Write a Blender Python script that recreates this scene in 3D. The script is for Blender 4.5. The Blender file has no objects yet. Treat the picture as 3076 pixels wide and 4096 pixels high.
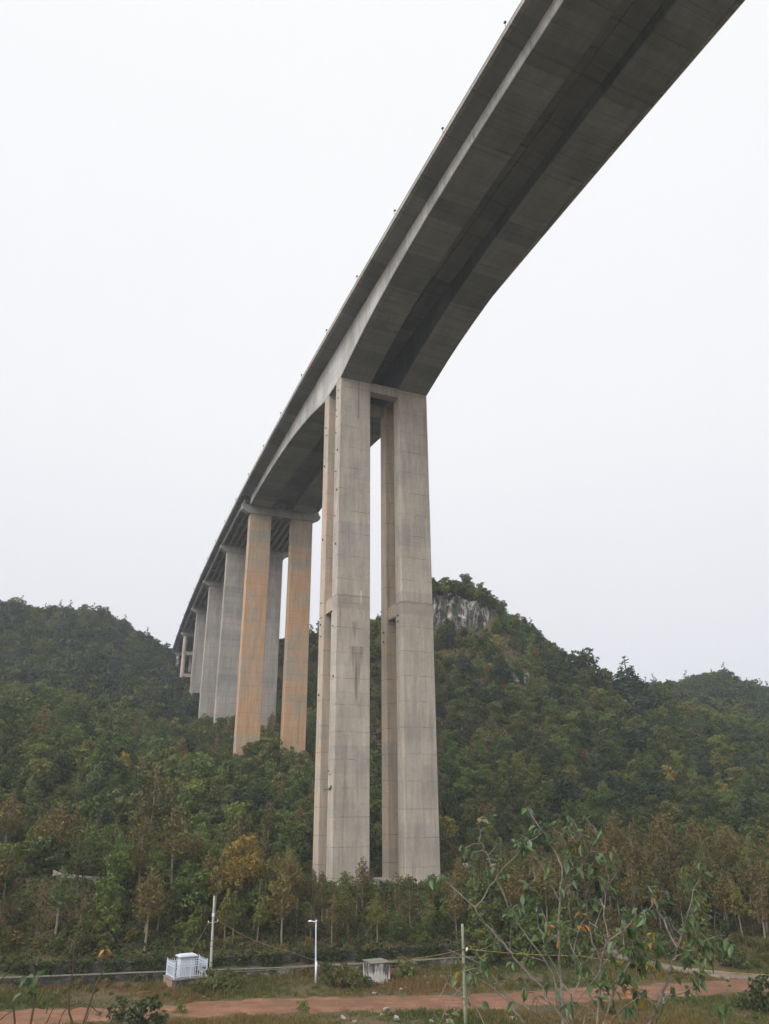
import bpy, math, random
import numpy as np
from mathutils import Matrix, Vector
random.seed(7); rng = np.random.default_rng(7)
C = bpy.context.scene.collection
S = bpy.context.scene
R = math.radians
# ------------------------------------------------------------------ camera
PITCH, ROLL, FPX = R(21.709), R(-0.3322), 3036.47      # focal length in pixels of a 3076 x 4096 frame
CFW = np.array([0, math.cos(PITCH), math.sin(PITCH)]); CUP = np.array([0, -math.sin(PITCH), math.cos(PITCH)]); CRT = np.array([1., 0, 0])
CR2 = CRT*math.cos(ROLL)+CUP*math.sin(ROLL); CU2 = -CRT*math.sin(ROLL)+CUP*math.cos(ROLL)
cd = bpy.data.cameras.new('camera'); cam = bpy.data.objects.new('camera', cd); C.objects.link(cam); S.camera = cam
cd.sensor_fit = 'VERTICAL'; cd.sensor_height = 36; cd.sensor_width = 27; cd.lens = FPX/4096*36
cd.clip_start = 0.1; cd.clip_end = 6000
M = Matrix.Identity(4)
for i in range(3):
    M[i][0] = CR2[i]; M[i][1] = CU2[i]; M[i][2] = -CFW[i]
cam.matrix_world = M
# ------------------------------------------------------------------ sky (bright overcast), soft sun
SUN_DIR = Vector((-0.50, -0.50, 0.72)).normalized()
w = bpy.data.worlds.new('World'); S.world = w; w.use_nodes = True
nt = w.node_tree; N = nt.nodes; L = nt.links; N.clear()
def nn(t, **k):
    n = N.new(t)
    for a, b in k.items(): setattr(n, a, b)
    return n
out = nn('ShaderNodeOutputWorld'); bg = nn('ShaderNodeBackground'); bg.inputs['Strength'].default_value = 0.1
sky = nn('ShaderNodeTexSky', sky_type='NISHITA', sun_disc=False)
sky.sun_elevation = math.asin(SUN_DIR.z); sky.sun_rotation = math.atan2(SUN_DIR.x, SUN_DIR.y)
tc = nn('ShaderNodeTexCoord'); sep = nn('ShaderNodeSeparateXYZ'); L.new(tc.outputs['Generated'], sep.inputs[0])
ramp = nn('ShaderNodeValToRGB'); L.new(sep.outputs['Z'], ramp.inputs[0])
cr = ramp.color_ramp; cr.elements[0].position = 0.0; cr.elements[0].color = (.70, .715, .76, 1)
cr.elements[1].position = 1.0; cr.elements[1].color = (1, 1, 1, 1)
for ps, c in ((.22, (.81, .815, .855)), (.45, (.905, .91, .935)), (.75, (.95, .955, .97))):
    e = cr.elements.new(ps); e.color = (*c, 1)
noi = nn('ShaderNodeTexNoise'); noi.inputs['Scale'].default_value = 1.6; noi.inputs['Detail'].default_value = 4; L.new(tc.outputs['Generated'], noi.inputs['Vector'])
mr = nn('ShaderNodeMapRange'); mr.inputs['To Min'].default_value = .965; mr.inputs['To Max'].default_value = 1.03; L.new(noi.outputs[0], mr.inputs[0])
# thin bright cloud toward the sun, behind and above the camera
dp = nn('ShaderNodeVectorMath', operation='DOT_PRODUCT'); L.new(tc.outputs['Generated'], dp.inputs[0]); dp.inputs[1].default_value = SUN_DIR
m2 = nn('ShaderNodeMapRange', interpolation_type='SMOOTHSTEP'); m2.inputs['From Min'].default_value = .48; m2.inputs['From Max'].default_value = 1.0
m2.inputs['To Min'].default_value = 1.0; m2.inputs['To Max'].default_value = 3.4; L.new(dp.outputs['Value'], m2.inputs[0])
ml = nn('ShaderNodeMath', operation='MULTIPLY'); L.new(mr.outputs[0], ml.inputs[0]); L.new(m2.outputs[0], ml.inputs[1])
m10 = nn('ShaderNodeMath', operation='MULTIPLY'); L.new(ml.outputs[0], m10.inputs[0]); m10.inputs[1].default_value = 10.55
vs = nn('ShaderNodeVectorMath', operation='SCALE'); L.new(ramp.outputs[0], vs.inputs[0]); L.new(m10.outputs[0], vs.inputs['Scale'])
mx = nn('ShaderNodeMix', data_type='RGBA'); mx.inputs[0].default_value = .97
L.new(sky.outputs[0], mx.inputs[6]); L.new(vs.outputs[0], mx.inputs[7]); L.new(mx.outputs[2], bg.inputs[0]); L.new(bg.outputs[0], out.inputs[0])
sd = bpy.data.lights.new('sun', 'SUN'); sd.energy = 0.9; sd.angle = R(25); sd.color = (1, .965, .91)
so = bpy.data.objects.new('sun', sd); C.objects.link(so); so.rotation_euler = SUN_DIR.to_track_quat('Z', 'Y').to_euler(); so.location = (-50, -50, 150)
S.view_settings.view_transform = 'Standard'; S.view_settings.look = 'None'; S.view_settings.gamma = 1; S.view_settings.exposure = 0.0
S.view_settings.use_curve_mapping = False
S.render.engine = 'CYCLES'
S.cycles.max_bounces = 5; S.cycles.diffuse_bounces = 3; S.cycles.volume_bounces = 0; S.cycles.transparent_max_bounces = 8
try: S.cycles.volume_step_rate = 5
except Exception: pass
# ------------------------------------------------------------------ helpers
def ray(xd, yd):                 # direction through a point of the 1661 x 2212 view
    x = xd/.54; y = yd/.54
    return CR2*(x-1538)/FPX + CU2*(2048-y)/FPX + CFW
def at(xd, yd, dist):            # point at a horizontal distance
    d = ray(xd, yd); return d*dist/math.hypot(d[0], d[1])
def tag(o, label=None, cat=None, group=None, kind=None):
    if label: o['label'] = label
    if cat: o['category'] = cat
    if group: o['group'] = group
    if kind: o['kind'] = kind
    return o
def empty(name, loc=(0, 0, 0), rz=0):
    o = bpy.data.objects.new(name, None); C.objects.link(o); o.location = loc; o.rotation_euler = (0, 0, rz); o.empty_display_size = .3; return o
class MB:
    def __init__(s): s.v = []; s.f = []; s.uv = []; s.t = []
    def quad(s, a, b, c, d, uv=None, t=0):
        i = len(s.v); s.v += [tuple(a), tuple(b), tuple(c), tuple(d)]; s.f.append((i, i+1, i+2, i+3)); s.uv.append(uv); s.t.append(t)
    def box(s, c, sx, sy, sz, ax=None, t=0):  # centre, sizes, axes
        c = np.array(c, float); X, Y, Z = ax if ax is not None else np.eye(3)
        X = np.array(X)*sx/2; Y = np.array(Y)*sy/2; Z = np.array(Z)*sz/2
        p = [c+a*X+b*Y+d*Z for a in (-1, 1) for b in (-1, 1) for d in (-1, 1)]; i = len(s.v); s.v += [tuple(q) for q in p]
        for f in ((0, 1, 3, 2), (4, 6, 7, 5), (0, 4, 5, 1), (2, 3, 7, 6), (0, 2, 6, 4), (1, 5, 7, 3)): s.f.append(tuple(i+k for k in f)); s.uv.append(None); s.t.append(t)
    def hexa(s, p, t=0):             # 8 points, bottom 4 then top 4 (both ccw from above)
        i = len(s.v); s.v += [tuple(q) for q in p]
        for f in ((3, 2, 1, 0), (4, 5, 6, 7), (0, 1, 5, 4), (1, 2, 6, 5), (2, 3, 7, 6), (3, 0, 4, 7)): s.f.append(tuple(i+k for k in f)); s.uv.append(None); s.t.append(t)
    def tube(s, pts, rad, n=6, cap=True, t=0):
        pts = [np.array(p, float) for p in pts]; m = len(pts); rad = [rad]*m if np.isscalar(rad) else rad; i0 = len(s.v)
        for k in range(m):
            d = pts[min(k+1, m-1)]-pts[max(k-1, 0)]; d = d/(np.linalg.norm(d)+1e-9)
            a = np.cross(d, (0, 0, 1)) if abs(d[2]) < .9 else np.cross(d, (1, 0, 0)); a = a/np.linalg.norm(a); b = np.cross(d, a)
            for j in range(n):
                th = 2*math.pi*j/n; s.v.append(tuple(pts[k]+rad[k]*(a*math.cos(th)+b*math.sin(th))))
        for k in range(m-1):
            for j in range(n): s.f.append((i0+k*n+j, i0+k*n+(j+1) % n, i0+(k+1)*n+(j+1) % n, i0+(k+1)*n+j)); s.uv.append(None); s.t.append(t)
        if cap:
            s.f.append(tuple(i0+j for j in range(n))[::-1]); s.uv.append(None); s.t.append(t)
            s.f.append(tuple(i0+(m-1)*n+j for j in range(n))); s.uv.append(None); s.t.append(t)
    def build(s, name, mat, parent=None, loc=None, smooth=False, uvs=False, tint=False, bevel=0):
        me = bpy.data.meshes.new(name); me.from_pydata(s.v, [], s.f)
        if uvs:
            u = me.uv_layers.new(name='UVMap'); k = 0
            for f, q in zip(s.f, s.uv):
                for j in range(len(f)):
                    if q is not None: u.data[k].uv = q[j]
                    k += 1
        if tint:
            a = me.attributes.new('tint', 'FLOAT', 'FACE'); a.data.foreach_set('value', s.t)
        if mat: me.materials.append(mat)
        me.update()
        if smooth: me.polygons.foreach_set('use_smooth', [True]*len(me.polygons))
        o = bpy.data.objects.new(name, me); C.objects.link(o)
        if parent is not None: o.parent = parent
        if loc is not None: o.location = loc
        if bevel:
            b = o.modifiers.new('bevel', 'BEVEL'); b.width = bevel; b.segments = 2; b.limit_method = 'ANGLE'
        return o
def cross_beam(*a): pass
# ------------------------------------------------------------------ materials
class NB:
    def __init__(s, name):
        s.m = bpy.data.materials.new(name); s.m.use_nodes = True; s.t = s.m.node_tree; s.t.nodes.clear(); s.o = s.n('ShaderNodeOutputMaterial')
        s.b = s.n('ShaderNodeBsdfPrincipled'); s.b.inputs['Roughness'].default_value = .85
        s.b.inputs['Specular IOR Level'].default_value = .25
        s.l(s.b.outputs[0], s.o.inputs[0])
    def n(s, t, **k):
        x = s.t.nodes.new(t)
        for a, b in k.items(): setattr(x, a, b)
        return x
    def l(s, a, b): s.t.links.new(a, b)
    def math(s, op, a, b=None, c=None, clamp=False):
        x = s.n('ShaderNodeMath', operation=op); x.use_clamp = clamp
        for i, q in enumerate((a, b, c)):
            if q is None: continue
            if isinstance(q, (int, float)): x.inputs[i].default_value = q
            else: s.l(q, x.inputs[i])
        return x.outputs[0]
    def noise(s, vec, scale, detail=4, rough=.55, dist=0):
        x = s.n('ShaderNodeTexNoise'); x.inputs['Scale'].default_value = scale; x.inputs['Detail'].default_value = detail
        x.inputs['Roughness'].default_value = rough; x.inputs['Distortion'].default_value = dist; s.l(vec, x.inputs['Vector']); return x.outputs[0]
    def map(s, vec, sc=(1, 1, 1), loc=(0, 0, 0)):
        x = s.n('ShaderNodeMapping'); x.inputs['Scale'].default_value = sc; x.inputs['Location'].default_value = loc; s.l(vec, x.inputs[0]); return x.outputs[0]
    def rng(s, v, a, b, c, d, smooth=False):
        x = s.n('ShaderNodeMapRange'); x.interpolation_type = 'SMOOTHSTEP' if smooth else 'LINEAR'
        for i, q in enumerate((a, b, c, d)): x.inputs[i+1].default_value = q
        s.l(v, x.inputs[0]); return x.outputs[0]
    def mix(s, f, a, b, mode='MIX'):
        x = s.n('ShaderNodeMix', data_type='RGBA', blend_type=mode); x.clamp_factor = True
        for i, q in ((0, f), (6, a), (7, b)):
            if isinstance(q, (int, float)): x.inputs[i].default_value = q
            elif isinstance(q, tuple): x.inputs[i].default_value = (*q, 1)
            else: s.l(q, x.inputs[i])
        return x.outputs[2]
    def val(s, col, f):               # multiply colour by factor
        x = s.n('ShaderNodeVectorMath', operation='SCALE'); s.l(col, x.inputs[0]); s.l(f, x.inputs['Scale']); return x.outputs[0]
    def bump(s, h, st=.3, d=.02):
        x = s.n('ShaderNodeBump'); x.inputs['Strength'].default_value = st; x.inputs['Distance'].default_value = d; s.l(h, x.inputs['Height']); s.l(x.outputs[0], s.b.inputs['Normal'])
def concrete(name, c1, c2, orange=0.0, grey=0.0, lift=4.5, dark=1.0, stain=False):
    b = NB(name); g = b.n('ShaderNodeNewGeometry').outputs['Position']
    sp = b.n('ShaderNodeSeparateXYZ'); b.l(g, sp.inputs[0]); z = sp.outputs['Z']
    hx = b.math('ADD', sp.outputs['X'], b.math('MULTIPLY', sp.outputs['Y'], .73))
    wob = b.math('MULTIPLY', b.noise(b.map(g, (.12, .12, .3)), 1, 2), 1.2)
    oi = b.n('ShaderNodeObjectInfo').outputs['Random']
    zz = b.math('ADD', b.math('ADD', z, 300.), b.math('MULTIPLY', oi, 9.))
    lz = b.math('DIVIDE', zz, lift); fl = b.math('FLOOR', lz); fr = b.math('FRACT', lz)
    # tint changes from pour to pour and panel to panel
    wn = b.n('ShaderNodeTexWhiteNoise', noise_dimensions='3D'); cb = b.n('ShaderNodeCombineXYZ')
    b.l(fl, cb.inputs[0]); b.l(oi, cb.inputs[1]); b.l(cb.outputs[0], wn.inputs['Vector'])
    half = b.math('FLOOR', b.math('DIVIDE', zz, lift/2)); wn2 = b.n('ShaderNodeTexWhiteNoise', noise_dimensions='3D'); cb2 = b.n('ShaderNodeCombineXYZ')
    b.l(half, cb2.inputs[0]); b.l(oi, cb2.inputs[2]); b.l(cb2.outputs[0], wn2.inputs['Vector'])
    n1 = b.noise(b.map(g, (.25, .25, .12)), 1, 5, .6); n2 = b.noise(b.map(g, (1.6, 1.6, .14)), 1, 4, .6); n3 = b.noise(g, 2.2, 5, .7)
    f = b.math('ADD', b.math('MULTIPLY', n1, .88), b.math('MULTIPLY', wn.outputs[0], .12))
    col = b.mix(b.rng(f, .3, .75, 0, 1), c1, c2)
    if orange:
        fo = b.math('MULTIPLY', b.rng(b.math('ADD', b.math('MULTIPLY', n1, .9), b.math('MULTIPLY', b.math('ADD', wn.outputs[0], b.math('MULTIPLY', wn2.outputs[0], .5)), .36)), .38, .86, 0, 1.0, True), orange)
        fo = b.math('MULTIPLY', fo, b.rng(b.noise(b.map(g, (.45, .45, .22)), 1, 5, .7), .35, .6, .45, 1.15))
        fo = b.math('MULTIPLY', fo, b.rng(z, 66, 82, 1.0, .35)) if orange > .5 else fo
        col = b.mix(fo, col, (.48, .285, .155))
    k = b.math('MULTIPLY', b.rng(n2, .25, .75, .80, 1.14), b.rng(n3, .3, .7, .90, 1.07))
    k = b.math('MULTIPLY', k, b.rng(wn.outputs[0], 0, 1, .975, 1.025)); k = b.math('MULTIPLY', k, b.rng(wn2.outputs[0], 0, 1, .97, 1.025))
    # construction joint lines (broken, dark, leaching below)
    jl = b.math('LESS_THAN', b.math('ABSOLUTE', b.math('SUBTRACT', fr, .5)), .0095)
    jn = b.rng(b.noise(b.map(g, (.5, .5, .2)), 1, 2), .35, .6, .0, .55)
    k = b.math('MULTIPLY', k, b.math('SUBTRACT', 1.0, b.math('MULTIPLY', jl, jn)))
    # tie holes and patches
    vo = b.n('ShaderNodeTexVoronoi'); vo.inputs['Scale'].default_value = .75; b.l(g, vo.inputs['Vector'])
    k = b.math('MULTIPLY', k, b.rng(vo.outputs['Distance'], .035, .07, .72, 1))
    # dark rain runs
    rn = b.noise(b.map(g, (.9, .9, .045), (3, 1, 7)), 1, 3, .5); k = b.math('MULTIPLY', k, b.rng(rn, .62, .78, 1.0, .70, True))
    if stain:      # soot runs and patches on the front faces of the big pier
        dv = b.n('ShaderNodeVectorMath', operation='SUBTRACT'); b.l(g, dv.inputs[0]); dv.inputs[1].default_value = (-8.69972, 133.00069, 0); dt = b.n('ShaderNodeVectorMath', operation='DOT_PRODUCT'); b.l(dv.outputs[0], dt.inputs[0]); dt.inputs[1].default_value = (.91910668, .39400876, 0); l_ = dt.outputs['Value']
        st = b.noise(b.map(g, (2.6, 2.6, .12)), 1, 3, .6)
        for lc, zt_, zb_, hw, amt in ((3.95, 27.7, 17.5, 1.9, .55), (3.5, 32.2, 28.2, .9, .38), (15.9, 29.5, 23.0, .5, .2), (2.2, 12.5, 9.2, .7, .22), (17.6, 8, 3, 1.6, .14)):
            hh = b.rng(z, zb_, zt_, .02, hw); cov = b.rng(b.math('DIVIDE', b.math('ABSOLUTE', b.math('SUBTRACT', l_, lc)), hh), .35, 1.0, 1, 0, True)
            cov = b.math('MULTIPLY', cov, b.rng(z, zt_, zt_+.25, 1, 0)); cov = b.math('MULTIPLY', cov, b.rng(z, zb_-1, zb_+1.5, 0, 1)); cov = b.math('MULTIPLY', cov, b.rng(st, .38, .62, .15, 1.0)); k = b.math('MULTIPLY', k, b.math('SUBTRACT', 1, b.math('MULTIPLY', cov, amt)))
        bd = b.math('MULTIPLY', b.rng(z, 34.4, 34.8, 0, 1), b.rng(z, 36.8, 37.4, 1, 0)); k = b.math('MULTIPLY', k, b.math('SUBTRACT', 1, b.math('MULTIPLY', bd, b.rng(n2, .35, .6, .02, .20))))
        ln = b.math('LESS_THAN', b.math('ABSOLUTE', b.math('SUBTRACT', z, b.math('ADD', 36.6, b.math('MULTIPLY', st, .8)))), .10); k = b.math('MULTIPLY', k, b.math('SUBTRACT', 1, b.math('MULTIPLY', ln, .35)))
        pp = b.math('MULTIPLY', b.math('LESS_THAN', b.math('ABSOLUTE', b.math('SUBTRACT', l_, 3.95)), .13), b.rng(z, 73.6, 73.9, 0, 1)); k = b.math('MULTIPLY', k, b.math('SUBTRACT', 1, b.math('MULTIPLY', pp, .4)))
        wp = b.math('MULTIPLY', b.math('LESS_THAN', b.math('ABSOLUTE', b.math('SUBTRACT', l_, 4.7)), .14), b.math('MULTIPLY', b.rng(z, 35.4, 36.4, 0, 1), b.rng(z, 38.0, 38.2, 1, 0))); k = b.math('MULTIPLY', k, b.math('ADD', 1, b.math('MULTIPLY', wp, .5)))
    k = b.math('MULTIPLY', k, dark)
    b.l(b.val(col, k), b.b.inputs['Base Color']); b.bump(b.math('ADD', n3, b.math('MULTIPLY', jl, -2.)), .35, .03); b.b.inputs['Roughness'].default_value = .9
    return b.m
def deck_concrete(name, c1, c2, seg=4.0, streak=.5, dark=1.0):   # uses UV: u along the bridge, v across/height, metres
    b = NB(name); uv = b.n('ShaderNodeUVMap').outputs[0]; g = b.n('ShaderNodeNewGeometry').outputs['Position']
    sp = b.n('ShaderNodeSeparateXYZ'); b.l(uv, sp.inputs[0]); u = sp.outputs[0]; v = sp.outputs[1]
    lz = b.math('DIVIDE', b.math('ADD', u, 400.), seg); fl = b.math('FLOOR', lz); fr = b.math('FRACT', lz)
    wn = b.n('ShaderNodeTexWhiteNoise', noise_dimensions='2D'); cb = b.n('ShaderNodeCombineXYZ'); b.l(fl, cb.inputs[0]); b.l(cb.outputs[0], wn.inputs['Vector'])
    n1 = b.noise(b.map(uv, (.16, .3, 1)), 1, 5, .6); n2 = b.noise(b.map(uv, (1.9, .10, 1)), 1, 4, .65); n3 = b.noise(g, 1.7, 5, .7)
    n4 = b.noise(b.map(uv, (.05, .9, 1)), 1, 4, .6)
    col = b.mix(b.rng(b.math('ADD', b.math('MULTIPLY', n1, .8), b.math('MULTIPLY', wn.outputs[0], .2)), .3, .75, 0, 1), c1, c2)
    k = b.math('MULTIPLY', b.rng(n2, .3, .7, 1-streak*.35, 1.12), b.rng(n3, .3, .7, .93, 1.06))
    k = b.math('MULTIPLY', k, b.rng(n4, .3, .7, .90, 1.08))
    k = b.math('MULTIPLY', k, b.rng(wn.outputs[0], 0, 1, .88, 1.08))
    dr = b.noise(b.map(uv, (1.3, .03, 1), (5, 2, 0)), 1, 3, .5); k = b.math('MULTIPLY', k, b.rng(dr, .60, .72, 1.0, 1-streak*.75, True))
    jl = b.rng(b.math('ABSOLUTE', b.math('SUBTRACT', fr, .5)),   .008, .03, .74, 1.0); k = b.math('MULTIPLY', k, jl)
    k = b.math('MULTIPLY', k, dark)
    b.l(b.val(col, k), b.b.inputs['Base Color']); b.bump(n3, .3, .03); b.b.inputs['Roughness'].default_value = .9
    return b.m
def plain(name, c, rough=.7, metal=0, var=.15, sc=6):
    b = NB(name); g = b.n('ShaderNodeTexCoord').outputs['Object']; n = b.noise(g, sc, 4, .6)
    x = b.n('ShaderNodeRGB'); x.outputs[0].default_value = (*c, 1); b.l(b.val(x.outputs[0], b.rng(n, .25, .75, 1-var, 1+var)), b.b.inputs['Base Color'])
    b.b.inputs['Roughness'].default_value = rough; b.b.inputs['Metallic'].default_value = metal; b.bump(n, .2, .01); return b.m
def leafmat(name, cols, trans=.28, spread=.5, patch=None):
    cols = [(r_*1.24, g_*1.13, b_*1.0) for r_, g_, b_ in cols]
    b = NB(name); oi = b.n('ShaderNodeObjectInfo').outputs['Random']; at_ = b.n('ShaderNodeAttribute'); at_.attribute_name = 'tint'
    g = b.n('ShaderNodeNewGeometry').outputs['Position']; big = b.noise(g, .035, 3)
    f = b.math('ADD', b.math('MULTIPLY', oi, spread), b.math('MULTIPLY', at_.outputs['Fac'], .30)); f = b.math('ADD', f, b.rng(big, .3, .7, -.08, .22))
    rp = b.n('ShaderNodeValToRGB'); b.l(f, rp.inputs[0]); e = rp.color_ramp; k = len(cols)
    e.elements[0].position = 0; e.elements[0].color = (*cols[0], 1); e.elements[1].position = 1; e.elements[1].color = (*cols[-1], 1)
    for i in range(1, k-1): q = e.elements.new(i/(k-1)); q.color = (*cols[i], 1)
    wn = b.n('ShaderNodeTexWhiteNoise', noise_dimensions='1D'); b.l(b.math('MULTIPLY', at_.outputs['Fac'], 977.), wn.inputs['W'])
    c = b.val(rp.outputs[0], b.rng(wn.outputs[0], 0, 1, .80, 1.22)); b.l(c, b.b.inputs['Base Color'])
    b.b.inputs['Roughness'].default_value = .6; b.b.inputs['Specular IOR Level'].default_value = .3
    tr = b.n('ShaderNodeBsdfTranslucent'); b.l(c, tr.inputs[0]); ms = b.n('ShaderNodeMixShader'); ms.inputs[0].default_value = trans
    b.l(b.b.outputs[0], ms.inputs[1]); b.l(tr.outputs[0], ms.inputs[2]); b.l(ms.outputs[0], b.o.inputs[0]); return b.m

M_main = concrete('pier_concrete', (.315, .29, .248), (.50, .46, .40), orange=.16, stain=True)
M_mainb = concrete('pier_concrete_ochre', (.38, .33, .265), (.52, .46, .385), orange=.35)
M_orange = concrete('pier_concrete_orange', (.33, .29, .235), (.45, .37, .28), orange=.95, lift=3.6)
M_grey = concrete('pier_concrete_grey', (.255, .245, .225), (.41, .39, .355), orange=.16, lift=3.6)
M_cap = concrete('cap_concrete', (.26, .25, .23), (.40, .385, .35), orange=.05, lift=60)
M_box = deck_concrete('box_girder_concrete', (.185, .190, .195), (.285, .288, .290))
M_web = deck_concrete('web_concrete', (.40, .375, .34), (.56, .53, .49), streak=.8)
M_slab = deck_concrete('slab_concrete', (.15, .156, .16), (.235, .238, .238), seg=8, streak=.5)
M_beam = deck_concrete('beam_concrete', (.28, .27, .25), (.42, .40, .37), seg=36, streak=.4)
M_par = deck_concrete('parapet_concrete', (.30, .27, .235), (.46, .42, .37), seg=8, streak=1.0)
M_inner_shade = deck_concrete('shaded_inner_web_concrete', (.095, .099, .105), (.15, .154, .16), streak=.3)  # web concrete darkened: shade between the twin boxes is put into the colour
M_asph = plain('asphalt', (.05, .05, .05), .9)
M_steel = plain('rusty_steel', (.09, .055, .035), .7, .3)
M_galv = plain('galvanised_metal', (.35, .36, .37), .45, .6)
M_white = plain('white_paint', (.66, .70, .80), .5, 0, .06)
M_whited = plain('white_dusty_paint', (.56, .59, .64), .6, 0, .12)
M_pole = concrete('pole_concrete', (.38, .38, .33), (.52, .51, .45), lift=50)
M_moss = concrete('mossy_pole_concrete', (.20, .225, .14), (.34, .35, .25), lift=50)
M_bark = plain('bark', (.16, .125, .09), .9, 0, .35, 3)
M_barkg = plain('pale_bark', (.22, .18, .125), .9, 0, .35, 3)
M_wire = plain('cable_sheath', (.20, .17, .12), .7)
M_wirey = plain('yellow_cable_sheath', (.40, .30, .06), .6)
# ------------------------------------------------------------------ bridge alignment
F0 = np.array([-8.69972, 133.00069, 0.]); V = np.array([.91910668, .39400876, 0.]); W = np.array([-.39400876, .91910668, 0.])
K1, K2 = .0002540993, 2.9420710e-7
def ctr(s):
    s_ = max(s, -140); lat = K1*s_*s_/2+K2*s_**3/6; sl = K1*s_+K2*s_*s_/2
    T = W+V*sl; T = T/np.linalg.norm(T); Nn = np.array([T[1], -T[0], 0]); return F0+W*s+V*lat, T, Nn
def href(s): return 93.73867-.0431985*s-.0000945177*s*s/2
def bp(s, l, z, rel=True):
    c, T, Nn = ctr(s); return c+Nn*l+np.array([0, 0, (href(s) if rel else 0)+z])
# ------------------------------------------------------------------ terrain
ctrl = []
def cp(xd, yd, d, dz=0): p = at(xd, yd, d); ctrl.append((p[0], p[1], p[2]+dz))
def cx(x, y, z): ctrl.append((x, y, z))
FL = -18.5
for x, y in ((-160, 60), (-100, 62), (-50, 60), (0, 60), (50, 60), (100, 62), (160, 60), (-60, 80), (-30, 80), (0, 80), (30, 80), (60, 80), (-55, 95), (-38, 97), (-18, 99), (0, 100), (20, 100), (40, 98), (60, 95), (-90, 85), (90, 80)): cx(x, y, FL)
for x, y in ((-80, 92), (-100, 92), (84, 100), (70, 112), (55, 110), (110, 105)): cx(x, y, FL)
for x in (-120, -60, -20, 0, 20, 60, 120): cx(x, 38, -15.5); cx(x, 22, -8.5); cx(x, 10, -3.4); cx(x, 0, -1.75); cx(x, -15, -1.0); cx(x, -80, 10)
cx(6, 5, -2.1); cx(-4, 5, -2.1)
# foot of the slope behind the walls, then the bench carrying the big pier
def onfl(xd, yd, z=FL): d = ray(xd, yd); t = z/d[2]; return (d[0]*t, d[1]*t)
WALL = [onfl(-260, 2156), onfl(-120, 2148), onfl(0, 2141), onfl(180, 2133), onfl(357, 2126), onfl(593, 2114), onfl(800, 2103), onfl(998, 2092), onfl(1062, 2089)]
WX = [p[0] for p in WALL]; WY = [p[1] for p in WALL]
def wl(x): return np.interp(x, WX, WY)
for x in (-62, -50, -38, -26, -14, -2, 10, 18):
    y = float(wl(x)); cx(x, y-3, FL+.1); cx(x, y+1.5, FL+.25); cx(x, y+3.0, -16.5); cx(x, y+4.2, -16.0); cx(x, y+9, -13.7)
print('wall', WALL)
for xy in ((-10, 128), (-2, 126), (4, 129), (12, 134), (14, 142), (6, 138), (-4, 134), (-12, 133), (-14, 140), (2, 144)): cx(*xy, -10.6)
for x, y in ((-24, 128), (-30, 132)): cx(x, y, -9.5)
# below each farther pier
PST = {2: (81.5, 15.0), 3: (117.5, 20.5), 4: (154.0, 27.5), 5: (189.0, 38.0), 6: (226.0, 48.5), 7: (261.0, 58.5)}
for k, (s, z) in PST.items():
    for l in (-2, 10, 22): p = bp(s, l, 0); cx(p[0], p[1], z - (l*.12 if k == 2 else 0) + (.6 if k==3 else 0))
for s, z in ((300, 72), (330, 76), (370, 80)):
    for l in (-5, 25): p = bp(s, l, 0); cx(p[0], p[1], z)
# left slope
for xd in (-250, 0, 180, 350): cp(xd, 1850, 138, -1.5)
for xd, y in ((60, 1900), (130, 1903), (190, 1908), (260, 1911), (340, 1904), (430, 1899)): cp(xd, y, 123.2); cp(xd, y-14, 126.5)
for xd, y in ((-250, 1700), (0, 1700), (200, 1720), (400, 1725), (560, 1745)): cp(xd, y, 172, -3)
for xd, y in ((-250, 1570), (0, 1570), (180, 1590), (350, 1640), (480, 1690)): cp(xd, y, 212, -4)
for xd, y in ((-250, 1480), (0, 1490), (150, 1500), (270, 1545), (370, 1590)): cp(xd, y, 255, -5)
for xd, y in ((-250, 1480), (0, 1478), (150, 1490), (270, 1530)): cp(xd, y, 290, -6)
for xd, y in ((-250, 1420), (0, 1425), (120, 1430), (240, 1445), (330, 1470)): cp(xd, y, 340, -6)
for xd, y in ((-300, 1290), (-150, 1300), (0, 1318), (60, 1340), (130, 1342), (220, 1345), (280, 1385), (340, 1410), (375, 1450)): cp(xd, y, 400, -3.5)
for xd, y in ((-300, 1330), (0, 1360), (130, 1380), (280, 1410), (375, 1480)): cp(xd, y, 470, -14)
# right hill
for xd, y in ((800, 1760), (1000, 1765), (1200, 1775), (1400, 1790)): cp(xd, y, 172, -3)
for xd, y in ((1600, 1800), (1800, 1800)): cp(xd, y, 178, -3)
for xd, y in ((700, 1640), (860, 1620), (1000, 1600), (1200, 1620), (1400, 1680), (1600, 1710), (1850, 1700)): cp(xd, y, 212, -4)
for xd, y in ((720, 1500), (860, 1470), (1000, 1450), (1150, 1480), (1300, 1550), (1450, 1610), (1661, 1640), (1850, 1640)): cp(xd, y, 245, -4)
for xd, y in ((700, 1375), (760, 1350), (810, 1345), (870, 1320), (1100, 1345), (1160, 1375), (1210, 1430), (1300, 1480)): cp(xd, y, 282, -2)
for xd, y in ((935, 1385), (1000, 1385), (1050, 1380)): cp(xd, y, 257, -1.0)
for xd, y in ((900, 1300), (935, 1276), (1000, 1272), (1050, 1295)): cp(xd, y, 270, -.5)
for xd, y in ((900, 1290), (960, 1275), (1040, 1300)): cp(xd, y, 280, -2)
for xd, y in ((1380, 1505), (1450, 1520), (1540, 1560), (1661, 1570), (1850, 1560)): cp(xd, y, 310, -3)
for xd, y in ((1480, 1505), (1540, 1478), (1600, 1490), (1661, 1525), (1800, 1560)): cp(xd, y, 420, -3)
for xd, y in ((600, 1400), (690, 1380)): cp(xd, y, 300, -3)
for xd, y in ((600, 1450), (800, 1420), (960, 1330), (1160, 1420), (1300, 1500)): cp(xd, y, 350, -8)
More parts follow.
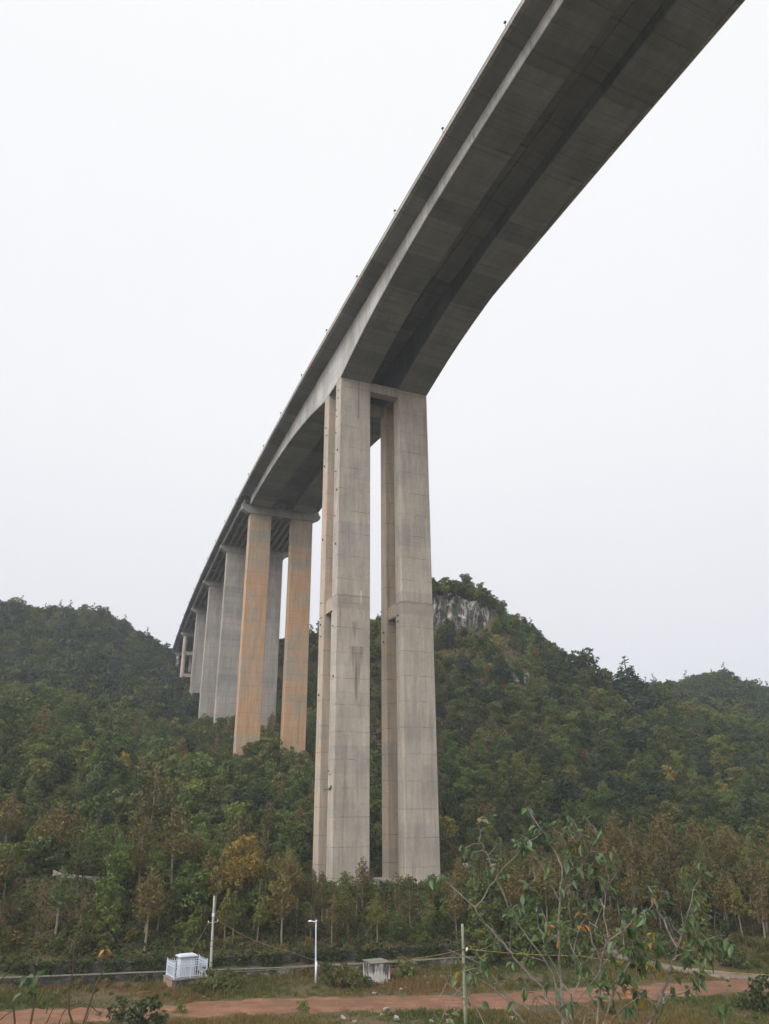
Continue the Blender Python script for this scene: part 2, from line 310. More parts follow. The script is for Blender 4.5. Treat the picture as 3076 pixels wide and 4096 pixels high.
# rocky bench right of the big pier and the flat at far right
for xd, y, d in ((990, 1850, 142), (1080, 1840, 146), (1180, 1850, 146), (1300, 1880, 142), (1450, 1890, 140), (1600, 1890, 142), (1800, 1890, 142)): cp(xd, y, d, -2)
for xd, y, d in ((1180, 1990, 122), (1300, 2005, 124), (1450, 2010, 126), (1600, 2010, 128), (1800, 2010, 128)): cp(xd, y, d, -1)
for a in range(-80, 81, 20):
    for r, z in ((650, 40), (1000, 60), (1600, 60)): cx(r*math.sin(R(a)), r*math.cos(R(a)), z)
for x, y, z in ((-300, 100, 20), (-300, 250, 70), (300, 100, 0), (320, 250, 35), (-300, 0, 10), (300, 0, 0), (0, -150, 20)): cx(x, y, z)
ctrl = np.array(ctrl)
def kern(r): return np.where(r > 0, np.sqrt(r*r+9.0), 3.0)
P = ctrl[:, :2]; D = np.linalg.norm(P[:, None]-P[None], axis=2); n_ = len(P)
A = np.zeros((n_+3, n_+3)); A[:n_, :n_] = -kern(D)+np.eye(n_)*.6; A[:n_, n_] = 1; A[:n_, n_+1:] = P/100; A[n_:, :n_] = A[:n_, n_:].T
wgt = np.linalg.solve(A, np.concatenate([ctrl[:, 2], np.zeros(3)]))
def fract_noise(x, y):
    z = np.zeros_like(x)
    for k, (f, a) in enumerate(((.021, 1.6), (.047, .9), (.11, .45), (.23, .22))):
        ph = k*1.7; z += a*(np.sin(x*f+ph+1.3*np.sin(y*f*.8+ph))*np.cos(y*f*1.1-ph+1.1*np.sin(x*f*.7)))
    return z
def terr(x, y):
    x = np.atleast_1d(np.asarray(x, float)); y = np.atleast_1d(np.asarray(y, float)); o = np.zeros(len(x))
    for i in range(0, len(x), 20000):
        q = np.stack([x[i:i+20000], y[i:i+20000]], 1); d = np.linalg.norm(q[:, None]-P[None], axis=2)
        o[i:i+20000] = -kern(d)@wgt[:n_]+wgt[n_]+q@wgt[n_+1:]/100
    d = np.hypot(x, y); amp = np.clip((d-112)/60, 0, 1)
    o = o+fract_noise(x, y)*amp
    flat = (d > 52) & (y < 104); o = np.where(flat, np.where(o < FL+1.2, FL+(o-FL)*.35, o), o)
    o = o+.10*np.sin(x*.9+y*.3)*np.sin(y*.7-x*.2)*(d > 30)
    return o
def axis(a, b, fine0, fine1, st, big):
    v = list(np.arange(a, fine0, big))+list(np.arange(fine0, fine1, st))+list(np.arange(fine1, b+big, big)); return np.array(v)
xs = axis(-1600, 1600, -260, 260, 3.0, 40); ys = axis(-400, 1800, 0, 480, 3.0, 40)
GX, GY = np.meshgrid(xs, ys); GZ = terr(GX.ravel(), GY.ravel()).reshape(GX.shape)
def tz(x, y):
    x = np.atleast_1d(np.asarray(x, float)); y = np.atleast_1d(np.asarray(y, float))
    i = np.clip(np.searchsorted(xs, x)-1, 0, len(xs)-2); j = np.clip(np.searchsorted(ys, y)-1, 0, len(ys)-2)
    u = (x-xs[i])/(xs[i+1]-xs[i]); v = (y-ys[j])/(ys[j+1]-ys[j])
    return GZ[j, i]*(1-u)*(1-v)+GZ[j, i+1]*u*(1-v)+GZ[j+1, i]*(1-u)*v+GZ[j+1, i+1]*u*v
def gz(x, y): return float(tz(x, y)[0])
nx, ny = len(xs), len(ys); idx = np.arange(nx*ny).reshape(ny, nx)
fa = np.stack([idx[:-1, :-1], idx[:-1, 1:], idx[1:, 1:], idx[1:, :-1]], -1).reshape(-1, 4)
def fastmesh(name, verts, faces, mat, tint=None, smooth=False):
    me = bpy.data.meshes.new(name); me.vertices.add(len(verts)); me.vertices.foreach_set('co', np.asarray(verts, np.float32).ravel())
    k = faces.shape[1]; me.loops.add(faces.size); me.loops.foreach_set('vertex_index', faces.astype(np.int32).ravel())
    me.polygons.add(len(faces)); me.polygons.foreach_set('loop_start', np.arange(0, faces.size, k, dtype=np.int32)); me.polygons.foreach_set('loop_total', np.full(len(faces), k, np.int32))
    if smooth: me.polygons.foreach_set('use_smooth', np.ones(len(faces), bool))
    me.update(calc_edges=True)
    if tint is not None: a = me.attributes.new('tint', 'FLOAT', 'FACE'); a.data.foreach_set('value', np.asarray(tint, np.float32))
    me.materials.append(mat); return me
b = NB('ground_soil_and_grass'); g = b.n('ShaderNodeNewGeometry').outputs['Position']
n1 = b.noise(g, .12, 5, .6); n2 = b.noise(g, .9, 5, .65); n3 = b.noise(g, 6, 4, .7)
c = b.mix(b.rng(n1, .38, .62, 0, 1), (.060, .060, .022), (.12, .075, .040)); c = b.mix(b.rng(n2, .45, .7, 0, .8), c, (.055, .07, .022))
c = b.mix(b.rng(n3, .58, .72, 0, .6), c, (.20, .15, .09)); b.l(c, b.b.inputs['Base Color']); b.bump(b.math('ADD', n2, b.math('MULTIPLY', n3, .5)), .9, .25); b.b.inputs['Roughness'].default_value = 1
M_ground = b.m
go = bpy.data.objects.new('ground', fastmesh('ground', np.stack([GX.ravel(), GY.ravel(), GZ.ravel()], 1), fa, M_ground, smooth=True)); C.objects.link(go); tag(go, kind='structure')
# red dirt road and the grey gravel track on the valley floor
def ribbon(name, line, half, mat, lift, wob=.35):
    m = MB(); pts = []
    for k in range(len(line)-1):
        for t in np.linspace(0, 1, 14, endpoint=False): pts.append(np.array(line[k])*(1-t)+np.array(line[k+1])*t)
    pts.append(np.array(line[-1])); rows = []
    for k, p in enumerate(pts):
        d = pts[min(k+1, len(pts)-1)]-pts[max(k-1, 0)]; d = d/np.linalg.norm(d); nrm = np.array([-d[1], d[0]])
        h = half+wob*math.sin(k*.9)+wob*random.uniform(-1, 1)
        rows.append([p+nrm*h*q for q in (-1, -.8, -.4, 0, .4, .8, 1)])
    for a, c_ in zip(rows[:-1], rows[1:]):
        for j in range(6):
            q = [a[j], c_[j], c_[j+1], a[j+1]]; e = [lift if 0 < jj < 6 else -.02 for jj in (j, j, j+1, j+1)]
            m.quad(*[(p[0], p[1], gz(p[0], p[1])+ee) for p, ee in zip(q, e)])
    o = m.build(name, mat, smooth=True); return tag(o, kind='structure')
def onfloor(xd, yd, z=FL): d = ray(xd, yd); t = z/d[2]; return (d[0]*t, d[1]*t)
b = NB('red_dirt'); g = b.n('ShaderNodeNewGeometry').outputs['Position']; n1 = b.noise(g, .5, 5, .6); n2 = b.noise(g, 4, 4, .7)
c = b.mix(b.rng(n1, .35, .65, 0, 1), (.15, .067, .036), (.25, .122, .072)); c = b.mix(b.rng(b.noise(b.map(g, (.10, 1.6, 1)), 1, 4, .6), .45, .62, 0, .75), c, (.12, .066, .038)); c = b.mix(b.rng(n2, .60, .74, 0, .6), c, (.30, .23, .18)); c = b.mix(b.rng(b.noise(g, .9, 5, .75), .56, .64, 0, .8), c, (.085, .08, .035)); b.l(c, b.b.inputs['Base Color']); b.bump(n2, .6, .08); M_red = b.m
b = NB('grey_gravel'); g = b.n('ShaderNodeNewGeometry').outputs['Position']; n1 = b.noise(g, .6, 5, .6); n2 = b.noise(g, 7, 4, .7)
c = b.mix(b.rng(n1, .35, .65, 0, 1), (.13, .10, .08), (.20, .165, .135)); c = b.mix(b.rng(n2, .6, .75, 0, .6), c, (.40, .38, .35)); b.l(c, b.b.inputs['Base Color']); b.bump(n2, .6, .08); M_grav = b.m
ribbon('dirt_road', [onfloor(-200, 2200), onfloor(0, 2198), onfloor(270, 2189), onfloor(540, 2172), onfloor(780, 2167), onfloor(1026, 2164), onfloor(1242, 2150), onfloor(1458, 2138), onfloor(1700, 2124), onfloor(1900, 2118)], 3.15, M_red, .16, .6)
ribbon('gravel_track', [onfloor(1290, 2066), onfloor(1340, 2082), onfloor(1420, 2096), onfloor(1540, 2106), onfloor(1700, 2112), onfloor(1900, 2112)], 1.5, M_grav, .14, .25)
ribbon('dirt_path', [onfloor(1240, 2064), onfloor(1330, 2062), onfloor(1400, 2050), onfloor(1480, 2048)], 2.2, M_red, .12)
# ------------------------------------------------------------------ viaduct
via = empty('viaduct', (F0[0], F0[1], 0)); VO = np.array([F0[0], F0[1], 0])
tag(via, 'tall concrete motorway viaduct with twin haunched box girders on high rectangular piers', 'bridge')
def sub(p): return tuple(np.array(p)-VO)
def sweep(m, prof, ss, caps=True, v0=None):      # prof(s) -> list of (l, z) relative to the deck line
    rows = [[bp(s, l, z)-VO for l, z in prof(s)] for s in ss]; k = len(rows[0])
    pr = prof(ss[0]); per = [0]
    for j in range(k): a = pr[j]; c_ = pr[(j+1) % k]; per.append(per[-1]+math.hypot(a[0]-c_[0], a[1]-c_[1]))
    for i in range(len(ss)-1):
        for j in range(k):
            j2 = (j+1) % k; m.quad(rows[i][j], rows[i][j2], rows[i+1][j2], rows[i+1][j], uv=((ss[i], per[j]), (ss[i], per[j+1]), (ss[i+1], per[j+1]), (ss[i+1], per[j])))
    if caps:
        for r_, fl in ((rows[0], 1), (rows[-1], 0)):
            i = len(m.v); m.v += [tuple(q) for q in r_]; f = tuple(range(i, i+k)); m.f.append(f[::-1] if fl else f); m.uv.append([(0, 0)]*k); m.t.append(0)
def zb(s):
    d = -s if s < 0 else (s-10 if s > 10 else 0)
    X = [0, 5, 10, 15, 20, 26, 32, 40, 50, 60, 75, 110]; Y = [-10.9, -9.75, -8.65, -7.75, -7.05, -6.35, -5.8, -5.25, -4.85, -4.7, -4.6, -4.6]
    dep = np.interp(d, X, Y)
    if s < -75: dep = np.interp(-s, [75, 95, 130, 150, 170], [-4.6, -4.6, -7, -9.5, -10.9])
    return float(dep)
S_ = list(np.arange(-170, -40, 5.))+list(np.arange(-40, 0, 2.5))+[0, 10]+list(np.arange(12.5, 50, 2.5))+list(np.arange(50, 80.1, 5))+[80.3]
for off, mir in ((0, 0), (12.84, 1)):
    L0 = 0+off; R0 = 6.5+off; lt = -2.45 if not mir else 9.62; rt = 9.50 if not mir else 21.8
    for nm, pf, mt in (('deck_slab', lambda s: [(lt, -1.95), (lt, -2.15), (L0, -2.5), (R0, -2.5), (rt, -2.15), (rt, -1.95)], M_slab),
                       ('girder_web', lambda s: [(L0, -2.503), (L0, zb(s)+.004), (L0+.6, zb(s)+.004), (L0+.6, -2.503)], M_inner_shade if mir else M_web),
                       ('girder_web', lambda s: [(R0-.6, -2.503), (R0-.6, zb(s)+.004), (R0, zb(s)+.004), (R0, -2.503)], M_web if mir else M_inner_shade),
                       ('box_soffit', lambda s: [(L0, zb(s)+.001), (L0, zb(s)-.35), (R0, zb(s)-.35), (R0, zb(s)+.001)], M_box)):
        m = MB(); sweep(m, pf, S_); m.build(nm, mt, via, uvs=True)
    m = MB(); sweep(m, lambda s: [(L0+.602, -2.51), (L0+.602, zb(s)), (R0-.602, zb(s)), (R0-.602, -2.51)], [79.0, 79.6]); m.build('end_diaphragm', M_cap, via, uvs=True)
# parapets with their projecting outer ledges, rails
ALLS = list(np.arange(-170, 440, 6.))
ledge = [(-3.1, -1.42), (-3.1, -2.08), (-2.40, -2.08), (-2.40, -1.9), (-2.2, -1.9), (-2.2, -1.0), (-2.5, -1.0), (-2.75, -1.42)]
for (a, c_) in ((-170, 80.6), (80.75, 440)):
    ss = [a]+[s for s in ALLS if a+1 < s < c_-1]+[c_]
    m = MB(); sweep(m, lambda s: ledge, ss); m.build('parapet', M_par, via, uvs=True)
    m = MB(); sweep(m, lambda s: [(19.35*1-l, z) for l, z in ledge][::-1], ss); m.build('parapet', M_par, via, uvs=True)
for l in (-2.95, 22.3):
    m = MB(); m.tube([bp(s, l, -.95)-VO for s in ALLS], .06, 5)
    for s in np.arange(-168, 440, 2.9): m.tube([bp(s, l, -1.42)-VO, bp(s, l, -.95)-VO], .035, 4)
    m.build('hand_rail', M_galv, via)
m = MB(); sweep(m, lambda s: [(-2.1, -1.94), (-2.1, -1.97), (21.4, -1.97), (21.4, -1.94)], ALLS); m.build('road_surface', M_asph, via, uvs=True)
# marker lamps along the edge
def lampmast(s, l=-2.95):
    m = MB(); p = bp(s, l, -1.3)-VO; q = bp(s, l, -.02)-VO; m.tube([p, q], .035, 5); o = m.build('lamp_mast', M_steel, via)
    m = MB(); c_, T, Nn = ctr(s); m.box(q+np.array([0, 0, .10]), .28, .34, .18, (Nn, T, (0, 0, 1))); h = m.build('lamp_head', M_steel, o)
for i in range(-6, 22): lampmast(-51.2317+17.45079*i)
# main pier: four legs
def column(name, s0, s1, l0, l1, zlo, ztop, mat, cham=.25, parent=via, uvs=False, taper=0):
    c_, T, Nn = ctr((s0+s1)/2); m = MB(); mid = c_
    def P_(s, l, z): return mid+T*(s-(s0+s1)/2)+Nn*l+np.array([0, 0, z])-VO
    k = cham; pr = [(s0, l0+k), (s0, l1-k), (s0+k, l1), (s1-k, l1), (s1, l1-k), (s1, l0+k), (s1-k, l0), (s0+k, l0)]
    i = len(m.v); n = 8
    zs = np.linspace(zlo, ztop, 14)
    for z in zs: m.v += [tuple(P_(s, l, z)) for s, l in pr]
    for j in range(len(zs)-1):
        for q in range(n): m.f.append((i+j*n+(q+1) % n, i+j*n+q, i+(j+1)*n+q, i+(j+1)*n+(q+1) % n)); m.uv.append(None); m.t.append(0)
    m.f.append(tuple(i+q for q in range(n))); m.f.append(tuple(i+(len(zs)-1)*n+q for q in range(n))[::-1]); m.uv += [None, None]; m.t += [0, 0]
    return m.build(name, mat, parent)
legs = {}
for off in (0, 12.84):
    for (a, c_, mt) in ((0, 2.86, M_main), (7.22, 9.98, M_mainb)):
        zt = href(a)-11.2
        legs[(off, a)] = column('pier_leg', a, c_, off, off+6.5, -11.5, zt-.02, mt, .12)
    for z0, z1 in ((34.95, 37.45),):
        m = MB(); pts = [(off+.35, 2.86), (off+.35, 7.22), (off+6.1, 7.22), (off+6.1, 2.86)]
        m.hexa([bp(s, l, z, False)-VO for z in (z0, z1) for l, s in ((pts[0][0], 2.862), (pts[3][0], 2.862), (pts[2][0], 7.218), (pts[1][0], 7.218))])
        m.build('tie_beam', M_mainb, via)
for s0, s1 in ((.25, 2.3), (7.7, 9.6)):
    z1 = href(s0)-11.25
    m = MB(); m.hexa([bp(s, l, z, False)-VO for z in (z1-1.75, z1+.30) for l, s in ((6.502, s0), (12.838, s0), (12.838, s1), (6.502, s1))]); m.build('cross_beam', M_main, via)
m = MB()
def slab(m, s0, s1, l0, l1, z0, z1): m.hexa([bp(s, l, z, False)-VO for z in (z0, z1) for l, s in ((l0, s0), (l1, s0), (l1, s1), (l0, s1))])
slab(m, -1.2, 11, -1.0, 7.8, -15, -10.3); m.build('pier_footing', M_grey, via, bevel=.08)
m = MB(); slab(m, -1.6, 11.2, 11.2, 22.6, -14, -10.3); m.build('pier_footing', M_grey, via, bevel=.08)
# steel brackets and rods left in the legs
def bracket(s, l, z, leg, rod=0, sz=.28):
    c_, T, Nn = ctr(s); m = MB(); p = bp(s, l, z, False)-VO
    m.box(p-Nn*.05, .22, sz*.8, sz*1.3, (Nn, T, (0, 0, 1))); m.box(p-Nn*.12-np.array([0, 0, .1]), .3, sz*.35, sz*.4, (Nn, T, (0, 0, 1)))
    if rod: m.tube([p, p-Nn*.3+T*rod-np.array([0, 0, .1])], .06, 5); m.tube([p-np.array([0, 0, .3])+T*.7, p+np.array([0, 0, .2])+T*.6-Nn*.2], .05, 5)
    m.build('steel_bracket', M_steel, leg)
for z in (4.3, 22.5, 47.0, 58.0, 66.5): bracket(.95, 0, z, legs[(0, 0)])
for z in (20, 50.0, 66, 33): bracket(8.7, 0, z+.3, legs[(0, 7.22)])
for z in (6.5, 6.9, 31.5, 34.4, 76, 74.3, 80, 78.6, 71, 62.0, 53): bracket(1.6+random.uniform(-.6, .8), 0, z+random.uniform(-.3, .3), legs[(0, 0)], sz=.16)
for z in (31.0, 34.6, 37.5, 73.0, 75): bracket(8.2+random.uniform(-.4, .8), 0, z, legs[(0, 7.22)], sz=.18)
for z in (33.5, 34.6): bracket(1.6, 12.84, z, legs[(12.84, 0)], sz=.25)
for z in (31.0, 32.8): bracket(8.6, 12.84, z, legs[(12.84, 7.22)], sz=.25)
bracket(1.1, 0, 4.0, legs[(0, 0)], rod=2.6, sz=.3)
# approach piers
def capbeam(s0, s1, l0, l1, zt_rel, d1=.95, d2=2.2, hl=2.2, step=None, mat=M_cap):
    m = MB(); zt = href(s0)+zt_rel
    pr = [(l0, zt), (l0, zt-d1), (l0+hl, zt-d2), (l1-hl, zt-d2), (l1, zt-d1), (l1, zt)]
    fr = [bp(s0, l, z, False)-VO for l, z in pr]; bk = [bp(s1, l, z, False)-VO for l, z in pr]; i = len(m.v); m.v += [tuple(q) for q in fr+bk]
    m.f.append((0, 1, 2, 3, 4, 5)); m.f.append((11, 10, 9, 8, 7, 6))
    for j in range(6): m.f.append(((j+1) % 6, j, j+6, (j+1) % 6+6))
    m.uv = [None]*8; m.t = [0]*8
    if step: slab(m, (s0+s1)/2+.2, s1+.002, l0+.002, l1-.002, zt-.3, zt+step)
    o = m.build('cap_beam', mat, via, bevel=.05); return zt-d2
for k in (2, 3, 4, 5):
    s, zbase = PST[k]; sc = s+.9
    zc = capbeam(s-.25, s+2.1, -2.0, 21.9, -5.0 if k == 2 else -3.62, step=1.35 if k == 2 else None, d2=2.15 if k > 2 else 2.2)
    for l0 in (.42, 13.1):
        w_ = 6.5
        p = bp(s, l0+3, 0); zl = min(gz(*p[:2]), zbase)-6
        column('pier_leg', s, s+(2.7 if k == 2 else 2.3), l0, l0+w_, zl, zc+.02, M_orange if k == 2 else M_grey, .15)
    if k == 2:
        for l in (1.0, 5.3, 14.0, 18.2): m = MB(); slab(m, s-.1, s+.6, l, l+.9, href(s)-5.01, href(s)-4.96); m.build('bearing', M_steel, via)
        m = MB(); slab(m, s-1.6, s+4, 11.8, 21.6, 6, 12.3); m.build('pier_footing', M_grey, via, bevel=.08)
for k in (6, 7):
    s, zbase = PST[k]; zc = capbeam(s-.2, s+1.9, -2.1, 21.9, -3.62, d1=.8, d2=1.75, hl=1.3)
    for l in (.0, 6.2, 13.2, 19.4):
        p = bp(s+.9, l, 0, False); m = MB(); zz = list(np.linspace(gz(*p[:2])-4, zc+.02, 8)); m.tube([p+np.array([0, 0, z])-VO for z in zz], .92, 20); m.build('pier_column', M_mainb if k == 6 else M_grey, via, smooth=True)
    for zr in ((-12.3, -22.2) if k == 6 else (-14.7,)):
        for l0, l1 in ((.7, 5.5), (13.9, 18.7)):
          m = MB(); slab(m, s+.2, s+1.6, l0, l1, href(s)+zr-1.5, href(s)+zr)
          m.build('tie_beam', M_mainb if k == 6 else M_grey, via)
# T-beam spans
spans = [82.4, 118.4, 154.9, 189.9, 226.9, 261.9, 297, 333, 369, 405, 440]
m = MB(); sweep(m, lambda s: [(-2.45, -1.98), (-2.45, -2.16), (21.8, -2.16), (21.8, -1.98)], list(np.linspace(81.0, 440, 62))); m.build('deck_slab', M_slab, via, uvs=True)
for a, c_ in zip(spans[:-1], spans[1:]):
    if a > 300: continue
    for i in range(12):
        l = -1.22+i*2.02; m = MB(); pf = lambda s: [(l-.12, -2.162), (l-.12, -3.2), (l-.28, -3.35), (l-.28, -3.6), (l+.28, -3.6), (l+.28, -3.35), (l+.12, -3.2), (l+.12, -2.162)]
        sweep(m, pf, [a+.08, (a+c_)/2, c_-.08]); m.build('t_beam', M_beam, via, uvs=True)
    for t in (.02, .27, .5, .73, .98):
        s = a+(c_-a)*t; m = MB(); slab(m, s-.1, s+.1, -1.1, 20.9, href(s)-3.1, href(s)-2.17); m.build('diaphragm', M_beam, via)
        for i in range(0): l = -1.22+i*2.02; slab(m, s-.1, s+.1, l+.125, l+1.895, href(s)-3.1, href(s)-2.17)
m = MB(); p0 = bp(300, -3, 0, False)
slab(m, 299, 304, -3, 22.5, gz(*p0[:2])-12, href(300)-3.65); m.build('abutment', M_grey, via, bevel=.1)
# ------------------------------------------------------------------ limestone cliffs
def cliff(name, xdl, xdr, base_y, top_y, dist, depth, seed, tilt=4):
    rg = np.random.default_rng(seed); nx_, nz_ = 90, 34; vs = []
    for j in range(nz_):
        v = j/(nz_-1)
        for i in range(nx_):
            u = i/(nx_-1); xd = xdl+(xdr-xdl)*u
            pb = at(xd, base_y(u), dist); pt = at(xd, top_y(u), dist+tilt); p = pb*(1-v)+pt*v
            col = sum(math.sin(u*f+ph)*a for f, ph, a in ((17, .3, .8), (41, 1.7, .6), (83, .2, .35)))
            h = round(col*2)/2*depth*.5+depth*.35*math.sin(v*9+u*13)*round(math.sin(v*21+u*4)+.3)+rg.uniform(-.25, .25)*depth*.7
            edge = min(1, min(u, 1-u)*5, (1-v)*5, v*5)
            dd = p/np.linalg.norm(p); p = p-np.array([dd[0], dd[1], 0])*(h*edge-(1-edge)*4.0)
            vs.append(p)
    idx_ = np.arange(nx_*nz_).reshape(nz_, nx_); f = np.stack([idx_[:-1, :-1], idx_[:-1, 1:], idx_[1:, 1:], idx_[1:, :-1]], -1).reshape(-1, 4)
    o = bpy.data.objects.new(name, fastmesh(name, vs, f, M_rock)); C.objects.link(o); return tag(o, kind='structure')
b = NB('limestone'); g = b.n('ShaderNodeNewGeometry').outputs['Position']
n1 = b.noise(b.map(g, (.55, .55, .09)), 1, 6, .7, .6); n2 = b.noise(g, .8, 6, .75); n3 = b.noise(b.map(g, (.22, .22, .13)), 1, 4); n4 = b.noise(b.map(g, (.3, .3, 1.6)), 1, 3)
c = b.mix(b.rng(n1, .46, .60, 0, 1), (.06, .058, .052), (.56, .53, .48)); c = b.mix(b.rng(n2, .50, .64, 0, .8), c, (.085, .085, .07)); c = b.mix(b.rng(n3, .52, .62, 0, .9), c, (.040, .050, .022)); c = b.mix(b.rng(n4, .60, .66, 0, .7), c, (.05, .05, .04))
b.l(c, b.b.inputs['Base Color']); b.bump(b.math('ADD', n1, b.math('ADD', n2, n4)), 1.0, .8); M_rock = b.m
cliff('cliff', 915, 1062, lambda u: 1404-34*u+9*math.sin(u*19), lambda u: 1268+26*u*u+3*math.sin(u*23), 259, 1.5, 3)
cliff('cliff', 1068, 1155, lambda u: 1487+8*math.sin(u*16), lambda u: 1446+16*abs(u-.4)+5*math.sin(u*21), 246.5, 1.0, 5, 1.5)
# ------------------------------------------------------------------ trees
def rnd_dirs(n, up=.0):
    d = rng.normal(size=(n, 3)); d[:, 2] += up; return d/np.linalg.norm(d, axis=1)[:, None]
def leaf_quads(centres, normals, size, asp=1.6):
    n = len(centres); r = rnd_dirs(n); a = np.cross(normals, r); a /= np.linalg.norm(a, axis=1)[:, None]+1e-9; bb = np.cross(normals, a)
    s_ = size*rng.uniform(.55, 1.3, n)[:, None]; a = a*s_*asp*.5; bb = bb*s_*.5
    v = np.stack([centres-a, centres-bb*.9-a*.1, centres+a, centres+bb+a*.15], 1).reshape(-1, 3); return v
def crown(name, mat, clumps, per, size, flat=.7, shell=.55, up=.35):
    vs = []; ts = []
    for (cx_, cy_, cz_, r) in clumps:
        n = max(4, int(per*r*r)); d = rnd_dirs(n, .25); rad = r*(shell+(1-shell)*rng.random(n)**.6)*rng.uniform(.8, 1.15, n)
        p = np.array([cx_, cy_, cz_])+d*rad[:, None]*np.array([1, 1, flat]); nr = d*.6+rnd_dirs(n, up)*.9; nr /= np.linalg.norm(nr, axis=1)[:, None]
        vs.append(leaf_quads(p, nr, size)); t0 = rng.random()*.7; ts.append(np.clip(t0+rng.random(n)*.3, 0, 1))
    vs = np.concatenate(vs); ts = np.concatenate(ts); f = np.arange(len(vs)).reshape(-1, 4)
    return fastmesh(name, vs, f, mat, ts)
def trunk(name, mat, h, r, limbs, bend=.4, bare=None):
    m = MB(); p = np.zeros(3); pts = [p.copy()-np.array([0, 0, 1.2])]; ph = random.uniform(0, 6)
    for k in range(1, 7): pts.append(np.array([math.sin(k*.8+ph)*bend*.3, math.cos(k*.7+ph)*bend*.3, h*k/6]))
    m.tube(pts, [max(.03, r*(1.15-.13*k)) for k in range(7)], 6)
    for (z, q, rr) in limbs:
        k = z/h*6; a = pts[min(6, int(k)+1)].copy(); a[2] = z; q = np.array(q); mid = (a+q)/2+np.array([0, 0, -.1*np.linalg.norm(q-a)]); m.tube([a, mid, q], [rr, rr*.7, rr*.3], 4, cap=False)
    me = bpy.data.meshes.new(name); me.from_pydata(m.v, [], m.f); me.materials.append(mat); me.update(); return me
LM = dict(
 dark=leafmat('leaves_dark_green', [(.022, .038, .012), (.036, .058, .016), (.060, .085, .021), (.115, .135, .030)], .28, .6),
 olive=leafmat('leaves_olive', [(.040, .056, .013), (.064, .082, .018), (.098, .112, .024), (.165, .16, .034)], .28, .6),
 green=leafmat('leaves_fresh_green', [(.034, .064, .014), (.056, .096, .020), (.090, .135, .026), (.15, .18, .036)], .28, .6),
 brown=leafmat('leaves_autumn_brown', [(.056, .058, .018), (.086, .080, .023), (.118, .098, .028), (.155, .118, .033)], .28, .6),
 yellow=leafmat('leaves_yellow_green', [(.10, .115, .020), (.16, .165, .027), (.22, .20, .034), (.28, .21, .036)]),
 ochre=leafmat('leaves_ochre', [(.085, .078, .020), (.13, .108, .025), (.18, .14, .030), (.23, .155, .033)]),
 pine=leafmat('needles_blue_green', [(.016, .032, .020), (.026, .047, .028), (.040, .062, .034), (.055, .08, .04)]),
 red=leafmat('leaves_rust_red', [(.13, .05, .025), (.17, .07, .03), (.22, .09, .035), (.27, .12, .04)]))
PROTO = {}
def bushy(kind, mats, h, w, n, per, size, nvar=3, low=.12):
    out = []
    for v_ in range(nvar):
        cl = []; lim = []
        for i in range(n):
            t = low+(1-low)*(i+random.random())/n; rr = w*math.sqrt(max(.05, 1-abs(t*1.5-.62)**2.0))*random.uniform(.25, 1.0)*.75; a = i*2.4+random.uniform(-.5, .5)
            q = (rr*math.cos(a), rr*math.sin(a), h*t*random.uniform(.85, 1.05)); r_ = w*random.uniform(.24, .46)*(1.1-t*.35); cl.append((*q, r_))
            if i % 2: lim.append((q[2]*.55+.1, q, .05))
        out.append([crown(kind+'_crown', mats[v_ % len(mats)], cl, per, size), trunk(kind+'_trunk', M_bark, h*.8, .11, lim)])
    PROTO[kind] = out
def slender(kind, mats, h, w, n, per, size, nvar=3, start=.35):
    out = []
    for v_ in range(nvar):
        cl = []; lim = []; hh = h*random.uniform(.9, 1.1)
        for i in range(n):
            t = start+(1-start)*(i+.5)/n; wr = w*max(.12, 1-((t-start)/(1.05-start))**1.7)*min(1, .5+(t-start)*3); a = i*2.4; rr = wr*random.uniform(.3, 1)
            q = (rr*math.cos(a), rr*math.sin(a), hh*t); cl.append((*q, max(.28, wr*random.uniform(.35, .6)))); lim.append((max(.5, hh*t-rr*.7), q, .03))
        out.append([crown(kind+'_crown', mats[v_ % len(mats)], cl, per, size, .9, .15), trunk(kind+'_trunk', M_barkg, hh*.97, .125, lim, .25)])
    PROTO[kind] = out
def conif(kind, mats, h, w, nvar=2, size=.34):
    out = []
    for v_ in range(nvar):
        cl = []; lim = []
        for i in range(15):
            t = .14+.84*i/14; wr = w*(1-t)**.8*random.uniform(.85, 1.1)+.15; k = max(1, int(7*(1-t))+1)
            for j in range(k): a = j*6.283/k+i*1.1; q = (wr*.62*math.cos(a), wr*.62*math.sin(a), h*t-wr*.12); cl.append((*q, max(.3, wr*.5)))
        out.append([crown(kind+'_crown', mats[v_ % len(mats)], cl, 60, size, .6, .2, .8), trunk(kind+'_trunk', M_bark, h*.97, .16, lim, .1)])
    PROTO[kind] = out
bushy('broadleaf_tree', [LM['dark'], LM['olive'], LM['dark'], LM['green']], 6.0, 3.1, 24, 92, .33, 4)
bushy('dense_tree', [LM['dark'], LM['green'], LM['olive']], 4.3, 2.6, 15, 90, .34, 3, .05)
bushy('leafy_tree', [LM['olive'], LM['green'], LM['green']], 5.6, 2.3, 20, 95, .27, 3, .16)
slender('slender_tree', [LM['brown'], LM['olive'], LM['brown'], LM['brown']], 8.4, 2.2, 30, 62, .24, 4, .40)
slender('thin_tree', [LM['olive'], LM['brown'], LM['green']], 7.2, 1.7, 24, 62, .24, 3, .38)
conif('conifer', [LM['pine']], 9.0, 3.3, 2)
bushy('shrub', [LM['green'], LM['olive'], LM['brown'], LM['dark']], 1.9, 1.5, 9, 190, .20, 4, .1)
bushy('hill_tree', [LM['dark'], LM['pine'], LM['dark']], 6.2, 3.2, 24, 85, .36, 3)
bushy('ochre_tree', [LM['ochre']], 9.0, 4.0, 26, 70, .27, 1, .50)
bushy('yellow_tree', [LM['yellow']], 5.0, 2.4, 16, 80, .34, 1)
